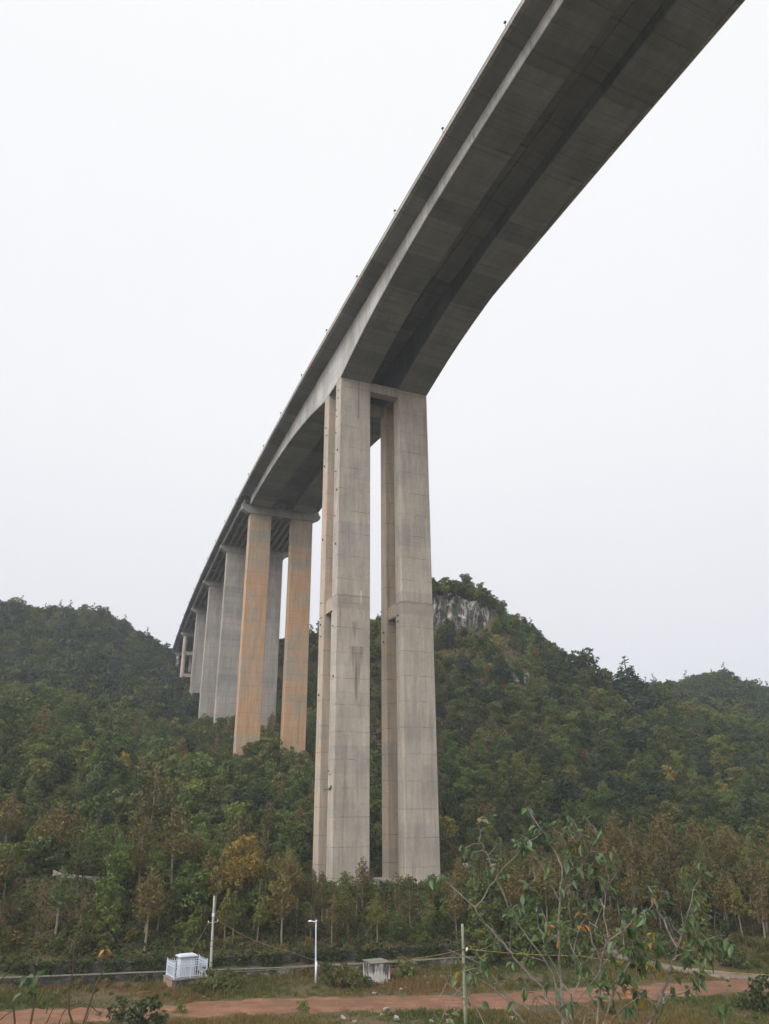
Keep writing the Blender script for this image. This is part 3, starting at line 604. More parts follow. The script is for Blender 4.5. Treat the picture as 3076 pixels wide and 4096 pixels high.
bushy('rust_tree', [LM['red']], 4.0, 1.7, 12, 80, .30, 1)
# --- where they grow
def visible(x, y, z0, hgt):
    n = len(x); ok = np.ones(n, bool); top = z0+hgt+1.0
    for t in np.linspace(.12, .97, 40):
        X = x*t; Y = y*t; g_ = tz(X, Y); d = np.hypot(x, y)*(1-t); canopy = np.where((np.hypot(X, Y) > 112) & (d > 8), 2.2, 0)
        ok &= (g_+canopy) < top*t+.6
    return ok
def inframe(x, y, z, mx_=90):
    p = np.stack([x, y, z], 1); d = p@CFW; px_ = (1538+FPX*(p@CR2)/np.maximum(d, 1))*.54; py_ = (2048-FPX*(p@CU2)/np.maximum(d, 1))*.54
    return (d > 1) & (px_ > -mx_) & (px_ < 1661+mx_) & (py_ < 2212+mx_*1.5), px_, py_
def near_bridge(x, y, m_=1.6):
    q = np.stack([x-F0[0], y-F0[1]], 1); s = q@W[:2]; l = q@V[:2]; bad = np.zeros(len(x), bool)
    l = l-(K1*s*s/2+K2*s**3/6)
    for (a, c_) in ((0, 10), (81.5, 84.2), (117.5, 119.8), (154, 156.3), (189, 191.3), (226, 228), (261, 263)):
        bad |= (s > a-m_) & (s < c_+m_) & (l > -m_) & (l < 20+m_)
    bad |= (s > -3.5) & (s < -1.6) & (l > 4) & (l < 21); return bad
trees = []    # kind, x, y, scale, rot, variant
def scatter(cond, spacing, kinds, sc=(.75, 1.25), jit=.9, hcheck=6):
    gx, gy = np.meshgrid(np.arange(-330, 330, spacing), np.arange(90, 480, spacing)); gx = gx.ravel()+rng.uniform(-.5, .5, gx.size)*spacing*jit; gy = gy.ravel()+rng.uniform(-.5, .5, gy.size)*spacing*jit
    k = cond(gx, gy) & ~near_bridge(gx, gy); gx = gx[k]; gy = gy[k]; z = tz(gx, gy); f, px_, py_ = inframe(gx, gy, z+hcheck*.5); gx, gy, z, px_, py_ = gx[f], gy[f], z[f], px_[f], py_[f]
    f = visible(gx, gy, z, hcheck); gx, gy, z, px_, py_ = gx[f], gy[f], z[f], px_[f], py_[f]
    names = list(kinds); pw = np.array([kinds[q] for q in names], float); pw /= pw.sum()
    pick = rng.choice(len(names), len(gx), p=pw)
    for i in range(len(gx)): trees.append((names[pick[i]], gx[i], gy[i], rng.uniform(*sc)*(.68 if (640 < px_[i] < 985 and math.hypot(gx[i], gy[i]) < 131) else 1), rng.uniform(0, 6.28), int(rng.integers(0, 99)), px_[i], py_[i]))
def D_(x, y): return np.hypot(x, y)
TERR = lambda x, y: (x > -50) & (x < -39) & (D_(x, y) > 118) & (D_(x, y) < 125)
slope = lambda x, y: (y > wl(x)+4.3) & ~TERR(x, y) & (D_(x, y) < 129) & (x < 26)
scatter(lambda x, y: slope(x, y) & (x > -20) & (y < 126), 2.65, {'slender_tree': 3.4, 'thin_tree': 3, 'leafy_tree': 1.6, 'dense_tree': .5}, (.5, 1.15))
scatter(lambda x, y: slope(x, y) & (x <= -20), 2.9, {'slender_tree': .9, 'thin_tree': 1.8, 'leafy_tree': 3.2, 'dense_tree': 1.4}, (.5, 1.2))
scatter(lambda x, y: slope(x, y) & (x < 24), 2.3, {'shrub': 1}, (.5, 1.2))
# orange-brown plantation on the right
scatter(lambda x, y: (x > 23) & (x < 120) & (D_(x, y) > 127) & (D_(x, y) < 150) & (x > 23+(y-120)*.25), 2.9, {'slender_tree': 5, 'thin_tree': 1.2, 'leafy_tree': .6}, (.7, 1.3))
scatter(lambda x, y: (x > 14) & (x < 120) & (D_(x, y) > 119) & (D_(x, y) < 130), 2.4, {'shrub': 1}, (.6, 1.3))
scatter(lambda x, y: (x > 4) & (x < 26) & (D_(x, y) > 112) & (D_(x, y) < 126), 2.8, {'leafy_tree': 2, 'dense_tree': 1.5}, (.6, 1.0))
# low scrub round the pier bench
scatter(lambda x, y: (D_(x, y) > 127) & (D_(x, y) < 165) & (x > -30) & (x < 45), 3.0, {'shrub': 1}, (.5, 1.1))
scatter(lambda x, y: (D_(x, y) > 128) & (D_(x, y) < 150) & (x > -75) & (x < -15), 3.6, {'leafy_tree': 2, 'thin_tree': 1.2, 'dense_tree': 2, 'slender_tree': .8}, (.6, 1.05))
# mid slope left
scatter(lambda x, y: (D_(x, y) >= 150) & (D_(x, y) < 285) & (x < 10) & (x < (y-150)*.1+4), 3.9, {'broadleaf_tree': 4, 'dense_tree': 4, 'leafy_tree': 2.6, 'thin_tree': .5, 'slender_tree': .15, 'yellow_tree': .25, 'rust_tree': .04}, (.5, 1.3))
# far left hill: darker, taller
scatter(lambda x, y: (D_(x, y) >= 285) & (D_(x, y) < 470) & (x < -20), 5.2, {'hill_tree': 6, 'conifer': 1.6, 'broadleaf_tree': .8, 'leafy_tree': .5, 'yellow_tree': .08}, (.8, 1.8))
# right hill
def scl(x, y):
    el = np.degrees(np.arctan2(tz(x, y), D_(x, y))); return (x > 17) & (x < 40) & (D_(x, y) > 250) & (el > 12.6) & (el < 15.3)
scatter(lambda x, y: (D_(x, y) >= 160) & (D_(x, y) < 330) & (x >= np.minimum((y-150)*.1+4, 10)) & ~scl(x, y), 4.0, {'broadleaf_tree': 4, 'dense_tree': 4.2, 'leafy_tree': 2.6, 'hill_tree': 2.2, 'yellow_tree': .42, 'rust_tree': .04, 'conifer': .12}, (.5, 1.25))
scatter(lambda x, y: (D_(x, y) >= 330) & (D_(x, y) < 470) & (x > 60), 5.6, {'hill_tree': 6, 'conifer': .6, 'broadleaf_tree': .6}, (1.1, 1.7))
print('trees', len(trees))
# --- named single trees
def put(kind, var, x, y, sc, rz, label, group=None, z=None, zs=1.0):
    crown_, trunk_ = PROTO[kind][var % len(PROTO[kind])]
    z = gz(x, y) if z is None else z
    e = empty(kind, (x, y, z-.05), rz); e.scale = (sc*random.uniform(.88, 1.12), sc*random.uniform(.88, 1.12), sc*zs*random.uniform(.9, 1.1)); e.rotation_euler = (random.gauss(0, .045), random.gauss(0, .045), rz)
    a = bpy.data.objects.new('crown', crown_); b_ = bpy.data.objects.new('trunk', trunk_); C.objects.link(a); C.objects.link(b_); a.parent = e; b_.parent = e
    tag(e, label, 'shrub' if kind == 'shrub' else 'tree', group); return e
def at_px(xd, yd_base, dist): p = at(xd, yd_base, dist); return p[0], p[1]
sing = [('ochre_tree', 0, 535, 117.5, 1.12, 'round ochre yellow tree standing just left of the big pier foot'),
 ('slender_tree', 0, 315, 139, 1.75, 'tall rusty brown tree with a bare pale trunk above the white cabinet'),
 ('slender_tree', 2, 378, 121, 1.35, 'orange brown feathery tree left of the round ochre tree'),
 ('thin_tree', 0, 243, 142, 1.05, 'thin tree with a long bare stem left of the tall rusty tree'),
 ('slender_tree', 3, 10, 140, 1.25, 'autumn coloured tall tree at the left picture edge'),
 ('slender_tree', 1, 635, 128, .7, 'brownish small tree touching the left side of the big pier foot'),
 ('leafy_tree', 1, 748, 126, .62, 'small green tree directly in front of the left front pier leg'),
 ('shrub', 0, 805, 126, .9, 'green shrub at the right corner of the left front pier leg')]
for kd, v_, xd, ds, sc_, lb in sing:
    x, y = at_px(xd, 1850, ds); put(kd, v_, x, y, sc_, random.uniform(0, 6), lb)
for kd, v_, xd, yd, ds, sc_, lb in (('conifer', 0, 1365, 1520, 276, 3.0, 'dark pointed conifer standing alone on the right ridge line'),
    ('broadleaf_tree', 0, 1268, 1480, 274, 2.1, 'rounded tree on the ridge left of the lone dark conifer'),
    ('broadleaf_tree', 1, 1312, 1500, 275, 1.6, 'small tree on the ridge just left of the lone dark conifer'),
    ('broadleaf_tree', 2, 1432, 1520, 284, 1.9, 'spreading tree on the ridge right of the lone dark conifer'),
    ('broadleaf_tree', 3, 1495, 1510, 295, 1.6, 'low round tree in the ridge dip right of the conifer'),
    ('conifer', 1, 1575, 1500, 415, 1.5, 'tall tree on top of the round hazy knoll at far right'),
    ('broadleaf_tree', 0, 1628, 1520, 415, 1.8, 'broad tree on the right shoulder of the far hazy knoll'),
    ('broadleaf_tree', 1, 30, 1345, 400, 2.1, 'tall dark tree on the left ridge at the picture edge'),
    ('broadleaf_tree', 2, 215, 1375, 400, 1.9, 'upright tree at the middle of the left ridge line'),
    ('conifer', 0, 262, 1400, 400, 1.5, 'conifer on the left ridge nearest the bridge')):
    x, y = at_px(xd, yd, ds); put(kd, v_, x, y, sc_, random.uniform(0, 6), lb, zs=.68 if sc_ == 3.0 else 1)
for i, (xd, yd, ds) in enumerate([(x_, np.interp(x_, [0, 60, 130, 220, 280, 350], [1320, 1345, 1348, 1350, 1388, 1425]), 398) for x_ in (5, 22, 48, 88, 104, 128, 150, 172, 196, 232, 248, 276, 296, 312, 330, 348)]+[(x_, np.interp(x_, [1090, 1160, 1210, 1330, 1420], [1350, 1380, 1435, 1500, 1515]), 284) for x_ in (1085, 1112, 1150, 1188, 1222, 1244, 1395, 1418, 1460)]):
    x, y = at_px(xd, yd, ds); kd = ['broadleaf_tree', 'leafy_tree', 'broadleaf_tree', 'conifer', 'hill_tree'][i % 5]; L_ = xd < 600; put(kd, i, x, y, random.uniform(1.3, 1.9)*(1 if L_ else .62), random.uniform(0, 6), ('taller %s breaking the %s ridge line against the sky' % ({'broadleaf_tree': 'round tree', 'hill_tree': 'billowing tree', 'conifer': 'pointed tree', 'leafy_tree': 'upright leafy tree'}[kd], 'left' if L_ else 'right')), 'taller trees on the ridge lines', zs=random.uniform(.85, 1.1))
for i in range(26):
    xd = 918+i*5.9; x, y = at_px(xd, 1270, random.choice([260.5, 263, 266])); put('dense_tree' if i % 3 else 'broadleaf_tree', i, x, y, random.uniform(.85, 1.2)*(1 if i % 3 else .72), random.uniform(0, 6), 'dense green tree in the leafy cap on top of the right hill cliff', 'trees capping the cliff', z=max(gz(x, y), at(xd, 1278+max(0, xd-1000)*.42, 262)[2]-.3))
for i in range(11):
    xd = 925+i*13; x, y = at_px(xd, 1390, 256.4); put('dense_tree', i, x, y, random.uniform(.55, .9), random.uniform(0, 6), 'low green tree growing at the foot of the right hill cliff', 'trees along the cliff foot')
# --- individuals: those that show largest; the rest one object per kind
def zone(px_, py_, d):
    if d < 131:
        for lim, t in ((120, 'above the dark wall at the left edge'), (330, 'left of the white cabinet'), (450, 'right behind the white cabinet'), (560, 'just right of the slim pole'), (650, 'between slim pole and street lamp'),
                       (730, 'behind the street lamp'), (850, 'below the left pier legs'), (960, 'below the right pier legs'), (1100, 'behind the mossy pole')):
            if px_ < lim: return t
    if px_ > 1100 and d < 155: return 'at right hill foot behind %s foreground shrub' % ('left' if px_ < 1280 else 'middle' if px_ < 1450 else 'right')
    if px_ > 950: return 'up on the right hill' if d > 200 else 'low on the right hill'
    if px_ < 300: return 'on the left hillside, %s' % ('upper part' if d > 215 else 'middle part' if d > 165 else 'just above the terrace wall')
    if px_ < 690: return 'on the hillside %s' % ('beside the orange piers' if px_ > 500 else 'below the grey piers')
    return 'around the big pier foot'
DESC = {'slender_tree': 'pale trunked slender tree', 'thin_tree': 'bare stemmed slim tree', 'leafy_tree': 'leafy upright tree',
        'dense_tree': 'low dense tree', 'broadleaf_tree': 'round crowned tree', 'shrub': 'bushy shrub', 'conifer': 'pointed conifer', 'yellow_tree': 'small tree', 'rust_tree': 'small tree', 'ochre_tree': 'tree', 'hill_tree': 'billowing tree'}
COLW = {'leaves_dark_green': 'dark green', 'leaves_olive': 'olive', 'leaves_fresh_green': 'fresh green', 'leaves_autumn_brown': 'brownish', 'leaves_yellow_green': 'yellow green', 'leaves_ochre': 'ochre', 'needles_blue_green': 'dark', 'leaves_rust_red': 'rust red'}
def lab(t, d):
    kd = t[0]; mt_ = PROTO[kd][t[5] % len(PROTO[kd])][0].materials[0].name; z_ = zone(t[6], t[7], d); sz = 'large ' if t[3] > 1.0 else ('' if t[3] > .8 else 'small ') if kd not in ('yellow_tree', 'rust_tree') else ''
    a = sz+COLW.get(mt_, '')+' '+DESC[kd]+' '+z_; return a, a.replace('tree ', 'trees ', 1)+' (repeats)'
def size_of(t): return t[3]*{'shrub': .35}.get(t[0], 1)/math.hypot(t[1], t[2])
cnt = {}; rest = {}
lim_ = {'slender_tree': 110, 'thin_tree': 80, 'leafy_tree': 90, 'dense_tree': 50, 'broadleaf_tree': 30, 'shrub': 70, 'yellow_tree': 14, 'rust_tree': 6, 'conifer': 10, 'hill_tree': 24}
for t in sorted(trees, key=size_of, reverse=True):
    kd = t[0]; cnt[kd] = cnt.get(kd, 0)+1
    if cnt[kd] <= lim_[kd]:
        d = math.hypot(t[1], t[2]); la, gr = lab(t, d); put(kd, t[5], t[1], t[2], t[3], t[4], la, gr)
    else: rest.setdefault(kd, []).append(t)
def gn_scatter(name, kind, pts, mat_kind):
    me = bpy.data.meshes.new(name); xy = np.array([[t[1], t[2]] for t in pts]); z = tz(xy[:, 0], xy[:, 1])-.05
    me.vertices.add(len(pts)); me.vertices.foreach_set('co', np.concatenate([xy, z[:, None]], 1).astype(np.float32).ravel())
    for an, ty, va in (('scl', 'FLOAT', [t[3] for t in pts]), ('rot', 'FLOAT', [t[4] for t in pts]), ('var', 'INT', [t[5] % len(PROTO[kind]) for t in pts])):
        a = me.attributes.new(an, ty, 'POINT'); a.data.foreach_set('value', va)
    me.update(); o = bpy.data.objects.new(name, me); C.objects.link(o)
    ng = bpy.data.node_groups.new(name, 'GeometryNodeTree'); ng.interface.new_socket('Geometry', in_out='INPUT', socket_type='NodeSocketGeometry'); ng.interface.new_socket('Geometry', in_out='OUTPUT', socket_type='NodeSocketGeometry')
    gi = ng.nodes.new('NodeGroupInput'); go_ = ng.nodes.new('NodeGroupOutput'); jn = ng.nodes.new('GeometryNodeJoinGeometry'); ng.links.new(jn.outputs[0], go_.inputs[0])
    def attr(nm, dt): a = ng.nodes.new('GeometryNodeInputNamedAttribute'); a.data_type = dt; a.inputs['Name'].default_value = nm; return a.outputs[0]
    sc_ = attr('scl', 'FLOAT'); ro_ = attr('rot', 'FLOAT'); va_ = attr('var', 'INT'); cb = ng.nodes.new('ShaderNodeCombineXYZ'); ng.links.new(ro_, cb.inputs[2])
    for v_ in range(len(PROTO[kind])):
        src = SRC[kind][v_]
        jj = ng.nodes.new('GeometryNodeJoinGeometry')
        for ob in src:
            oi = ng.nodes.new('GeometryNodeObjectInfo'); oi.inputs['Object'].default_value = ob; oi.transform_space = 'ORIGINAL'; ng.links.new(oi.outputs['Geometry'], jj.inputs[0])
        g2 = ng.nodes.new('GeometryNodeGeometryToInstance'); ng.links.new(jj.outputs[0], g2.inputs[0])
        cmp_ = ng.nodes.new('FunctionNodeCompare'); cmp_.data_type = 'INT'; cmp_.operation = 'EQUAL'; ng.links.new(va_, cmp_.inputs[2]); cmp_.inputs[3].default_value = v_
        ip = ng.nodes.new('GeometryNodeInstanceOnPoints'); ng.links.new(gi.outputs[0], ip.inputs['Points']); ng.links.new(cmp_.outputs[0], ip.inputs['Selection']); ng.links.new(g2.outputs[0], ip.inputs['Instance'])
        ng.links.new(cb.outputs[0], ip.inputs['Rotation']); ng.links.new(sc_, ip.inputs['Scale']); ng.links.new(ip.outputs[0], jn.inputs[0])
    md = o.modifiers.new('scatter', 'NODES'); md.node_group = ng; return tag(o, kind='stuff')
SRC = {}
for kd, prs in PROTO.items():
    if kd not in rest: continue
    SRC[kd] = []
    for cr_, tk_ in prs:
        a = next((o for o in C.objects if o.data == cr_), None); b_ = next((o for o in C.objects if o.data == tk_), None)
        if a is None:   # plant one real tree of that variant so the mass can copy it
            t = rest[kd].pop(); e = put(kd, prs.index([cr_, tk_]), t[1], t[2], t[3], t[4], *lab((t[0], t[1], t[2], t[3], t[4], prs.index([cr_, tk_]), t[6], t[7]), math.hypot(t[1], t[2]))); a, b_ = e.children
        SRC[kd].append((a, b_))
for kd, pts in rest.items():
    o = gn_scatter('forest', kd, pts, None); tag(o, 'distant forest cover of '+DESC[kd]+'s on the hills', 'forest')
# ------------------------------------------------------------------ undergrowth between the trees
def undergrowth(n, rmin, rmax, size, hmax, label):
    r = np.sqrt(rng.uniform(rmin**2, rmax**2, n)); a = rng.uniform(-.52, .50, n); x = r*np.sin(a); y = r*np.cos(a)
    cl_ = np.sin(x*.9+1.3*np.sin(y*.7))*np.sin(y*.8+1.1*np.sin(x*.6)); k = (y > np.where(x < 17.5, wl(x)+2.6, np.where(x < 24, 119, 121))) & ~near_bridge(x, y, .3) & ~((np.abs(x-17) < 12) & (D_(x, y) < 150) & (D_(x, y) > 138) & (rng.random(n) < .6)) & ~scl(x, y)
    x, y, cl_ = x[k], y[k], cl_[k]; z = tz(x, y); k = visible(x, y, z, 1.5); x, y, z, cl_ = x[k], y[k], z[k], cl_[k]; h = np.clip(.35+.65*cl_, .08, 1)*hmax*rng.random(len(x))
    nr = rnd_dirs(len(x), .7); v = leaf_quads(np.stack([x, y, z+h+.05], 1), nr, size)
    tn = np.clip(.30+.25*np.sin(x*.21+2*np.sin(y*.17))+rng.normal(0, .17, len(x)), 0, 1)
    o = bpy.data.objects.new('undergrowth', fastmesh('undergrowth', v, np.arange(len(v)).reshape(-1, 4), M_under, tn)); C.objects.link(o); tag(o, label, 'undergrowth', kind='stuff')
M_under = leafmat('undergrowth_leaves', [(.020, .032, .009), (.032, .050, .013), (.050, .068, .018), (.072, .082, .022), (.10, .08, .026)], .28, .0)
for nd in M_under.node_tree.nodes:
    if nd.type == 'MATH' and nd.operation == 'MULTIPLY' and abs(nd.inputs[1].default_value-.30) < 1e-4: nd.inputs[1].default_value = .9
undergrowth(190000, 104, 165, .26, 1.5, 'tangled low undergrowth covering the slopes near the big pier')
undergrowth(200000, 165, 345, .50, 1.6, 'low scrub covering the farther hillsides between the trees')
# ------------------------------------------------------------------ things on the valley floor
def polywall(name, pts, z0, z1, th, mat, cope=None, off=0):
    e = empty(name, (pts[0][0], pts[0][1], z0 if np.isscalar(z0) else z0[0])); o0 = np.array(e.location)
    m = MB(); mc = MB(); dense = []
    for k in range(len(pts)-1):
        for t in np.linspace(0, 1, 8, endpoint=False): dense.append((np.array(pts[k])*(1-t)+np.array(pts[k+1])*t, z1[k]*(1-t)+z1[k+1]*t))
    dense.append((np.array(pts[-1]), z1[-1]))
    for (a, za), (c_, zc) in zip(dense[:-1], dense[1:]):
        d = (c_-a)/np.linalg.norm(c_-a); nr = np.array([-d[1], d[0]]); a2 = a+nr*off; c2 = c_+nr*off
        q = [a2, c2, c2+nr*th, a2+nr*th]; b0 = [gz(*p)-.5 for p in q]
        m.hexa([np.array([p[0], p[1], b_])-o0 for p, b_ in zip(q, b0)]+[np.array([p[0], p[1], zz])-o0 for p, zz in zip(q, (za, zc, zc, za))])
        if cope: q = [a2-nr*.08, c2-nr*.08, c2+nr*(th+.08), a2+nr*(th+.08)]; mc.hexa([np.array([p[0], p[1], zz+.003])-o0 for p, zz in zip(q, (za, zc, zc, za))]+[np.array([p[0], p[1], zz+cope])-o0 for p, zz in zip(q, (za, zc, zc, za))])
    m.build('masonry', mat, e)
    if cope: mc.build('coping', M_cope, e)
    return e
def stonemat(name, c1, c2, mortar, sc=1.6, moss=.4):
    b = NB(name); g = b.n('ShaderNodeNewGeometry').outputs['Position']; vo = b.n('ShaderNodeTexVoronoi', feature='DISTANCE_TO_EDGE'); vo.inputs['Scale'].default_value = sc; b.l(b.map(g, (1, 1, 1.7)), vo.inputs['Vector'])
    v2 = b.n('ShaderNodeTexVoronoi'); v2.inputs['Scale'].default_value = sc; b.l(b.map(g, (1, 1, 1.7)), v2.inputs['Vector']); n1 = b.noise(g, .35, 4, .6); n2 = b.noise(g, 4, 4, .7); n3 = b.noise(b.map(g, (1.2, 1.2, .1)), 1, 3)
    sx = b.n('ShaderNodeSeparateXYZ'); b.l(v2.outputs['Color'], sx.inputs[0]); c = b.mix(sx.outputs[0], c1, c2); c = b.mix(b.rng(vo.outputs['Distance'], .02, .06, 1, 0), c, mortar)
    c = b.mix(b.rng(n1, .45, .62, 0, moss), c, (.03, .035, .022)); c = b.val(c, b.math('MULTIPLY', b.rng(n2, .3, .7, .8, 1.15), b.rng(n3, .5, .7, 1, .6))); b.l(c, b.b.inputs['Base Color']); b.bump(vo.outputs['Distance'], .8, .1); return b.m
M_cope = plain('coping_concrete', (.17, .155, .125), .9, 0, .35, 2)
M_stone = stonemat('rubble_stone', (.10, .09, .08), (.30, .26, .22), (.07, .065, .055), 1.7, .75)
M_dkst = stonemat('dark_stone', (.040, .036, .033), (.10, .088, .078), (.03, .028, .025), 1.5, .8)
M_palest = stonemat('pale_stone', (.36, .31, .25), (.50, .45, .38), (.20, .17, .13), 1.3, .35)
def zat(xd, yd, p): d = ray(xd, yd); return d[2]*math.hypot(*p)/math.hypot(d[0], d[1])
wt = [zat(xd, yd, p) for (xd, yd), p in zip(((-260, 2129), (-120, 2121), (0, 2114), (180, 2107), (357, 2100), (593, 2092), (800, 2081), (998, 2069), (1062, 2067)), WALL)]
o = polywall('stone_wall', WALL[:5], FL, wt[:5], .26, M_dkst, .10); tag(o, 'low dark stone wall with a pale coping, left of the white cabinet', 'wall')
o = polywall('stone_wall', WALL[4:], FL, wt[4:], .26, M_stone, .09); tag(o, 'low rubble stone wall running right from the white cabinet', 'wall')
o = polywall('retaining_wall', WALL[:8], FL, [-16.2, -16.25, -16.3, -16.35, -16.3, -16.2, -16.1, -16.1], .5, M_dkst, None, 1.9); tag(o, 'dark weathered retaining wall at the slope foot behind the low wall', 'wall')
tw = [at(xd, 1900, 124.5)[:2] for xd in (112, 130, 190, 260, 330, 420)]
o = polywall('terrace_wall', tw, -10, [zat(xd, y_, p) for xd, y_, p in zip((70, 130, 190, 260, 330, 420), (1880, 1886, 1893, 1897, 1889, 1885), tw)], .6, M_palest); tag(o, 'pale stone terrace wall half hidden by bushes on the left slope', 'wall')
# white cabinet inside a picket fence on a masonry plinth
a_ = R(31); FX = np.array([math.cos(a_), math.sin(a_), 0]); FY = np.array([-math.sin(a_), math.cos(a_), 0]); FZ = np.array([0, 0, 1.])
c0 = at(375.8, 2107, 103.3); zf = -17.55; c0 = np.array([c0[0], c0[1], zf])     # front left corner of the fence
def fp(x, y, z): return c0+FX*x+FY*y+FZ*z
e = empty('masonry_plinth', tuple(fp(1.9, 1.5, -1))); tag(e, 'crumbling brick and stone plinth under the white picket fence', 'plinth'); o0 = np.array(e.location)
b = NB('old_brick'); g = b.n('ShaderNodeNewGeometry').outputs['Position']; br = b.n('ShaderNodeTexBrick'); br.inputs['Scale'].default_value = 3.5; sp = b.n('ShaderNodeSeparateXYZ'); b.l(g, sp.inputs[0]); cb_ = b.n('ShaderNodeCombineXYZ'); b.l(b.math('ADD', sp.outputs[0], sp.outputs[1]), cb_.inputs[0]); b.l(sp.outputs[2], cb_.inputs[1]); b.l(cb_.outputs[0], br.inputs['Vector'])
br.inputs['Color1'].default_value = (.30, .15, .10, 1); br.inputs['Color2'].default_value = (.40, .24, .17, 1); br.inputs['Mortar'].default_value = (.30, .27, .24, 1); n1 = b.noise(g, 2.2, 5, .7); b.l(b.mix(b.rng(n1, .5, .62, 0, .9), br.outputs[0], (.16, .14, .12)), b.b.inputs['Base Color']); b.bump(n1, .6, .05); M_brick = b.m
m = MB(); m.box(fp(-.0, 1.5, -.72)-o0, .5, 3.3, 1.5, (FX, FY, FZ)); m.build('brick_pier', M_brick, e, bevel=.03)
m = MB(); m.box(fp(2.15, 1.5, -.75)-o0, 3.78, 3.2, 1.46, (FX, FY, FZ)); m.build('stone_base', M_stone, e, bevel=.05)
m = MB(); m.box(fp(1.9, 1.5, .05)-o0, 4.4, 3.6, .12, (FX, FY, FZ)); m.build('slab', M_cope, e, bevel=.02)
zf += .12; c0[2] = zf
e = empty('electric_cabinet', tuple(fp(1.75, 1.35, 0))); tag(e, 'white metal cabinet with overhanging roof inside the picket fence', 'cabinet'); o0 = np.array(e.location)
m = MB(); m.box(fp(1.75, 1.35, 1.0)-o0, 1.75, 1.3, 2.0, (FX, FY, FZ)); m.build('body', M_whited, e, bevel=.02)
m = MB(); m.box(fp(1.75, 1.30, 2.10)-o0, 2.2, 1.75, .13, (FX, FY, FZ)); m.box(fp(1.75, 1.3, 2.21)-o0, 1.7, 1.3, .10, (FX, FY, FZ)); m.build('roof', M_whited, e, bevel=.03)
for sx in (-.42, .42):
    m = MB(); m.box(fp(1.75+sx, .685, .98)-o0, .80, .03, 1.75, (FX, FY, FZ)); dr = m.build('door', M_whited, e, bevel=.008)
    m = MB(); m.box(fp(1.75+sx*.22, .655, 1.0)-o0, .04, .03, .22, (FX, FY, FZ)); m.build('handle', M_steel, dr)
e = empty('picket_fence', tuple(fp(1.92, 1.5, 0))); tag(e, 'white steel picket fence around the white cabinet, right end overgrown', 'fence'); o0 = np.array(e.location)
def fence_side(p, q):
    p = np.array(p, float); q = np.array(q, float); L_ = np.linalg.norm(q-p); u = (q-p)/L_; n = int(L_/.24)
    m = MB(); ax = (FX*u[0]+FY*u[1], -FX*u[1]+FY*u[0], FZ)
    for k in range(n+1):
        x, y = p+u*(k*L_/n); m.box(fp(x, y, .86)-o0, .04, .04, 1.6, ax); m.box(fp(x, y, 1.70)-o0, .02, .02, .10, ax)
    x, y = (p+q)/2
    for z in (.18, 1.18, 1.42): m.box(fp(x, y, z)-o0, L_, .05, .055, ax)
    m.build('panel', M_white, e)
for p, q in (((.06, 0), (1.9, 0)), ((1.96, 0), (3.8, 0)), ((0, .06), (0, 2.94)), ((3.85, .06), (3.85, 2.94)), ((.06, 3), (3.8, 3))): fence_side(p, q)
for x, y in ((0, 0), (1.93, 0), (3.85, 0), (0, 3), (3.85, 3)): m = MB(); m.box(fp(x, y, .9)-o0, .09, .09, 1.8, (FX, FY, FZ)); m.build('post', M_white, e)
# slim pole with a cross arm
def polething(name, base, top, r0, r1, mat, label, cat):
    e = empty(name, tuple(base)); tag(e, label, cat); m = MB(); b_ = np.array(base); t = np.array(top); m.tube([(t-b_)*k/6-(np.array([0, 0, .8]) if k == 0 else 0) for k in range(7)], [r0+(r1-r0)*k/6 for k in range(7)], 14); m.build('shaft', mat, e, smooth=True); return e, b_, t
pb = at(455.5, 2087, 107.3); pb[2] = gz(pb[0], pb[1]); pt = at(463, 1935, 107.5)
e, b_, t = polething('utility_pole', pb, pt, .17, .11, M_pole, 'slim concrete utility pole with a white band right of the white cabinet', 'utility pole')
ax = (t-b_)/np.linalg.norm(t-b_); Lp = np.linalg.norm(t-b_)
m = MB(); m.tube([ax*Lp*.73, ax*Lp*.775], .165, 14); m.build('band', M_white, e)
m = MB(); m.box(ax*Lp*.655, 1.15, .09, .09, (np.array([.97, .2, .12]), np.array([-.2, .97, 0]), FZ)); arm = m.build('cross_arm', M_galv, e)
M_ins = plain('white_porcelain', (.7, .7, .7), .3)
armL = ax*Lp*.655+np.array([-.55, -.11, -.02]); armR = ax*Lp*.655+np.array([.55, .11, .10])
for q in (armL, armR): m = MB(); m.tube([q, q+FZ*.07, q+FZ*.14, q+FZ*.2], [.04, .07, .05, .03], 8); m.build('insulator', M_ins, e, smooth=True)
for k in (.35, .42, .15): m = MB(); m.tube([ax*Lp*k, ax*Lp*(k+.006)], .175-.05*k, 14); m.build('clamp', M_steel, e)
def cable(name, pts, sag, mat, label, r=.02, n=14):
    m = MB(); P_ = []
    for k in range(len(pts)-1):
        a = np.array(pts[k], float); c_ = np.array(pts[k+1], float)
        for t in np.linspace(0, 1, n, endpoint=(k == len(pts)-2)): P_.append(a*(1-t)+c_*t-FZ*sag[k]*4*t*(1-t))
    o0 = P_[0].copy(); m.tube([p-o0 for p in P_], r, 5); o = m.build(name, mat, None, loc=tuple(o0)); return tag(o, label, 'cable')
cable('cable', [b_+armL+FZ*.1, fp(1.9, 1.6, 2.15)], [.35], M_wire, 'cable sagging from the slim pole down to the white cabinet', .022)
cable('cable', [b_+armR+FZ*.1, at(630, 2056, 106.5), at(730, 2086.5, 107), at(880, 2084, 109)], [.45, .15, .15], M_wire, 'dark cable dropping from the slim pole rightward past the street lamp', .022)
cable('cable', [at(505, 2099, 104.5), at(680, 2087, 105.5), at(859, 2078, 107), at(998, 2066, 109)], [.05, .05, .05], M_wire, 'brown cable strung low along the top of the rubble wall', .03)
pb = at(1006, 2212, 84); pb[2] = gz(pb[0], pb[1]); pt = at(998.5, 1995.5, 84)
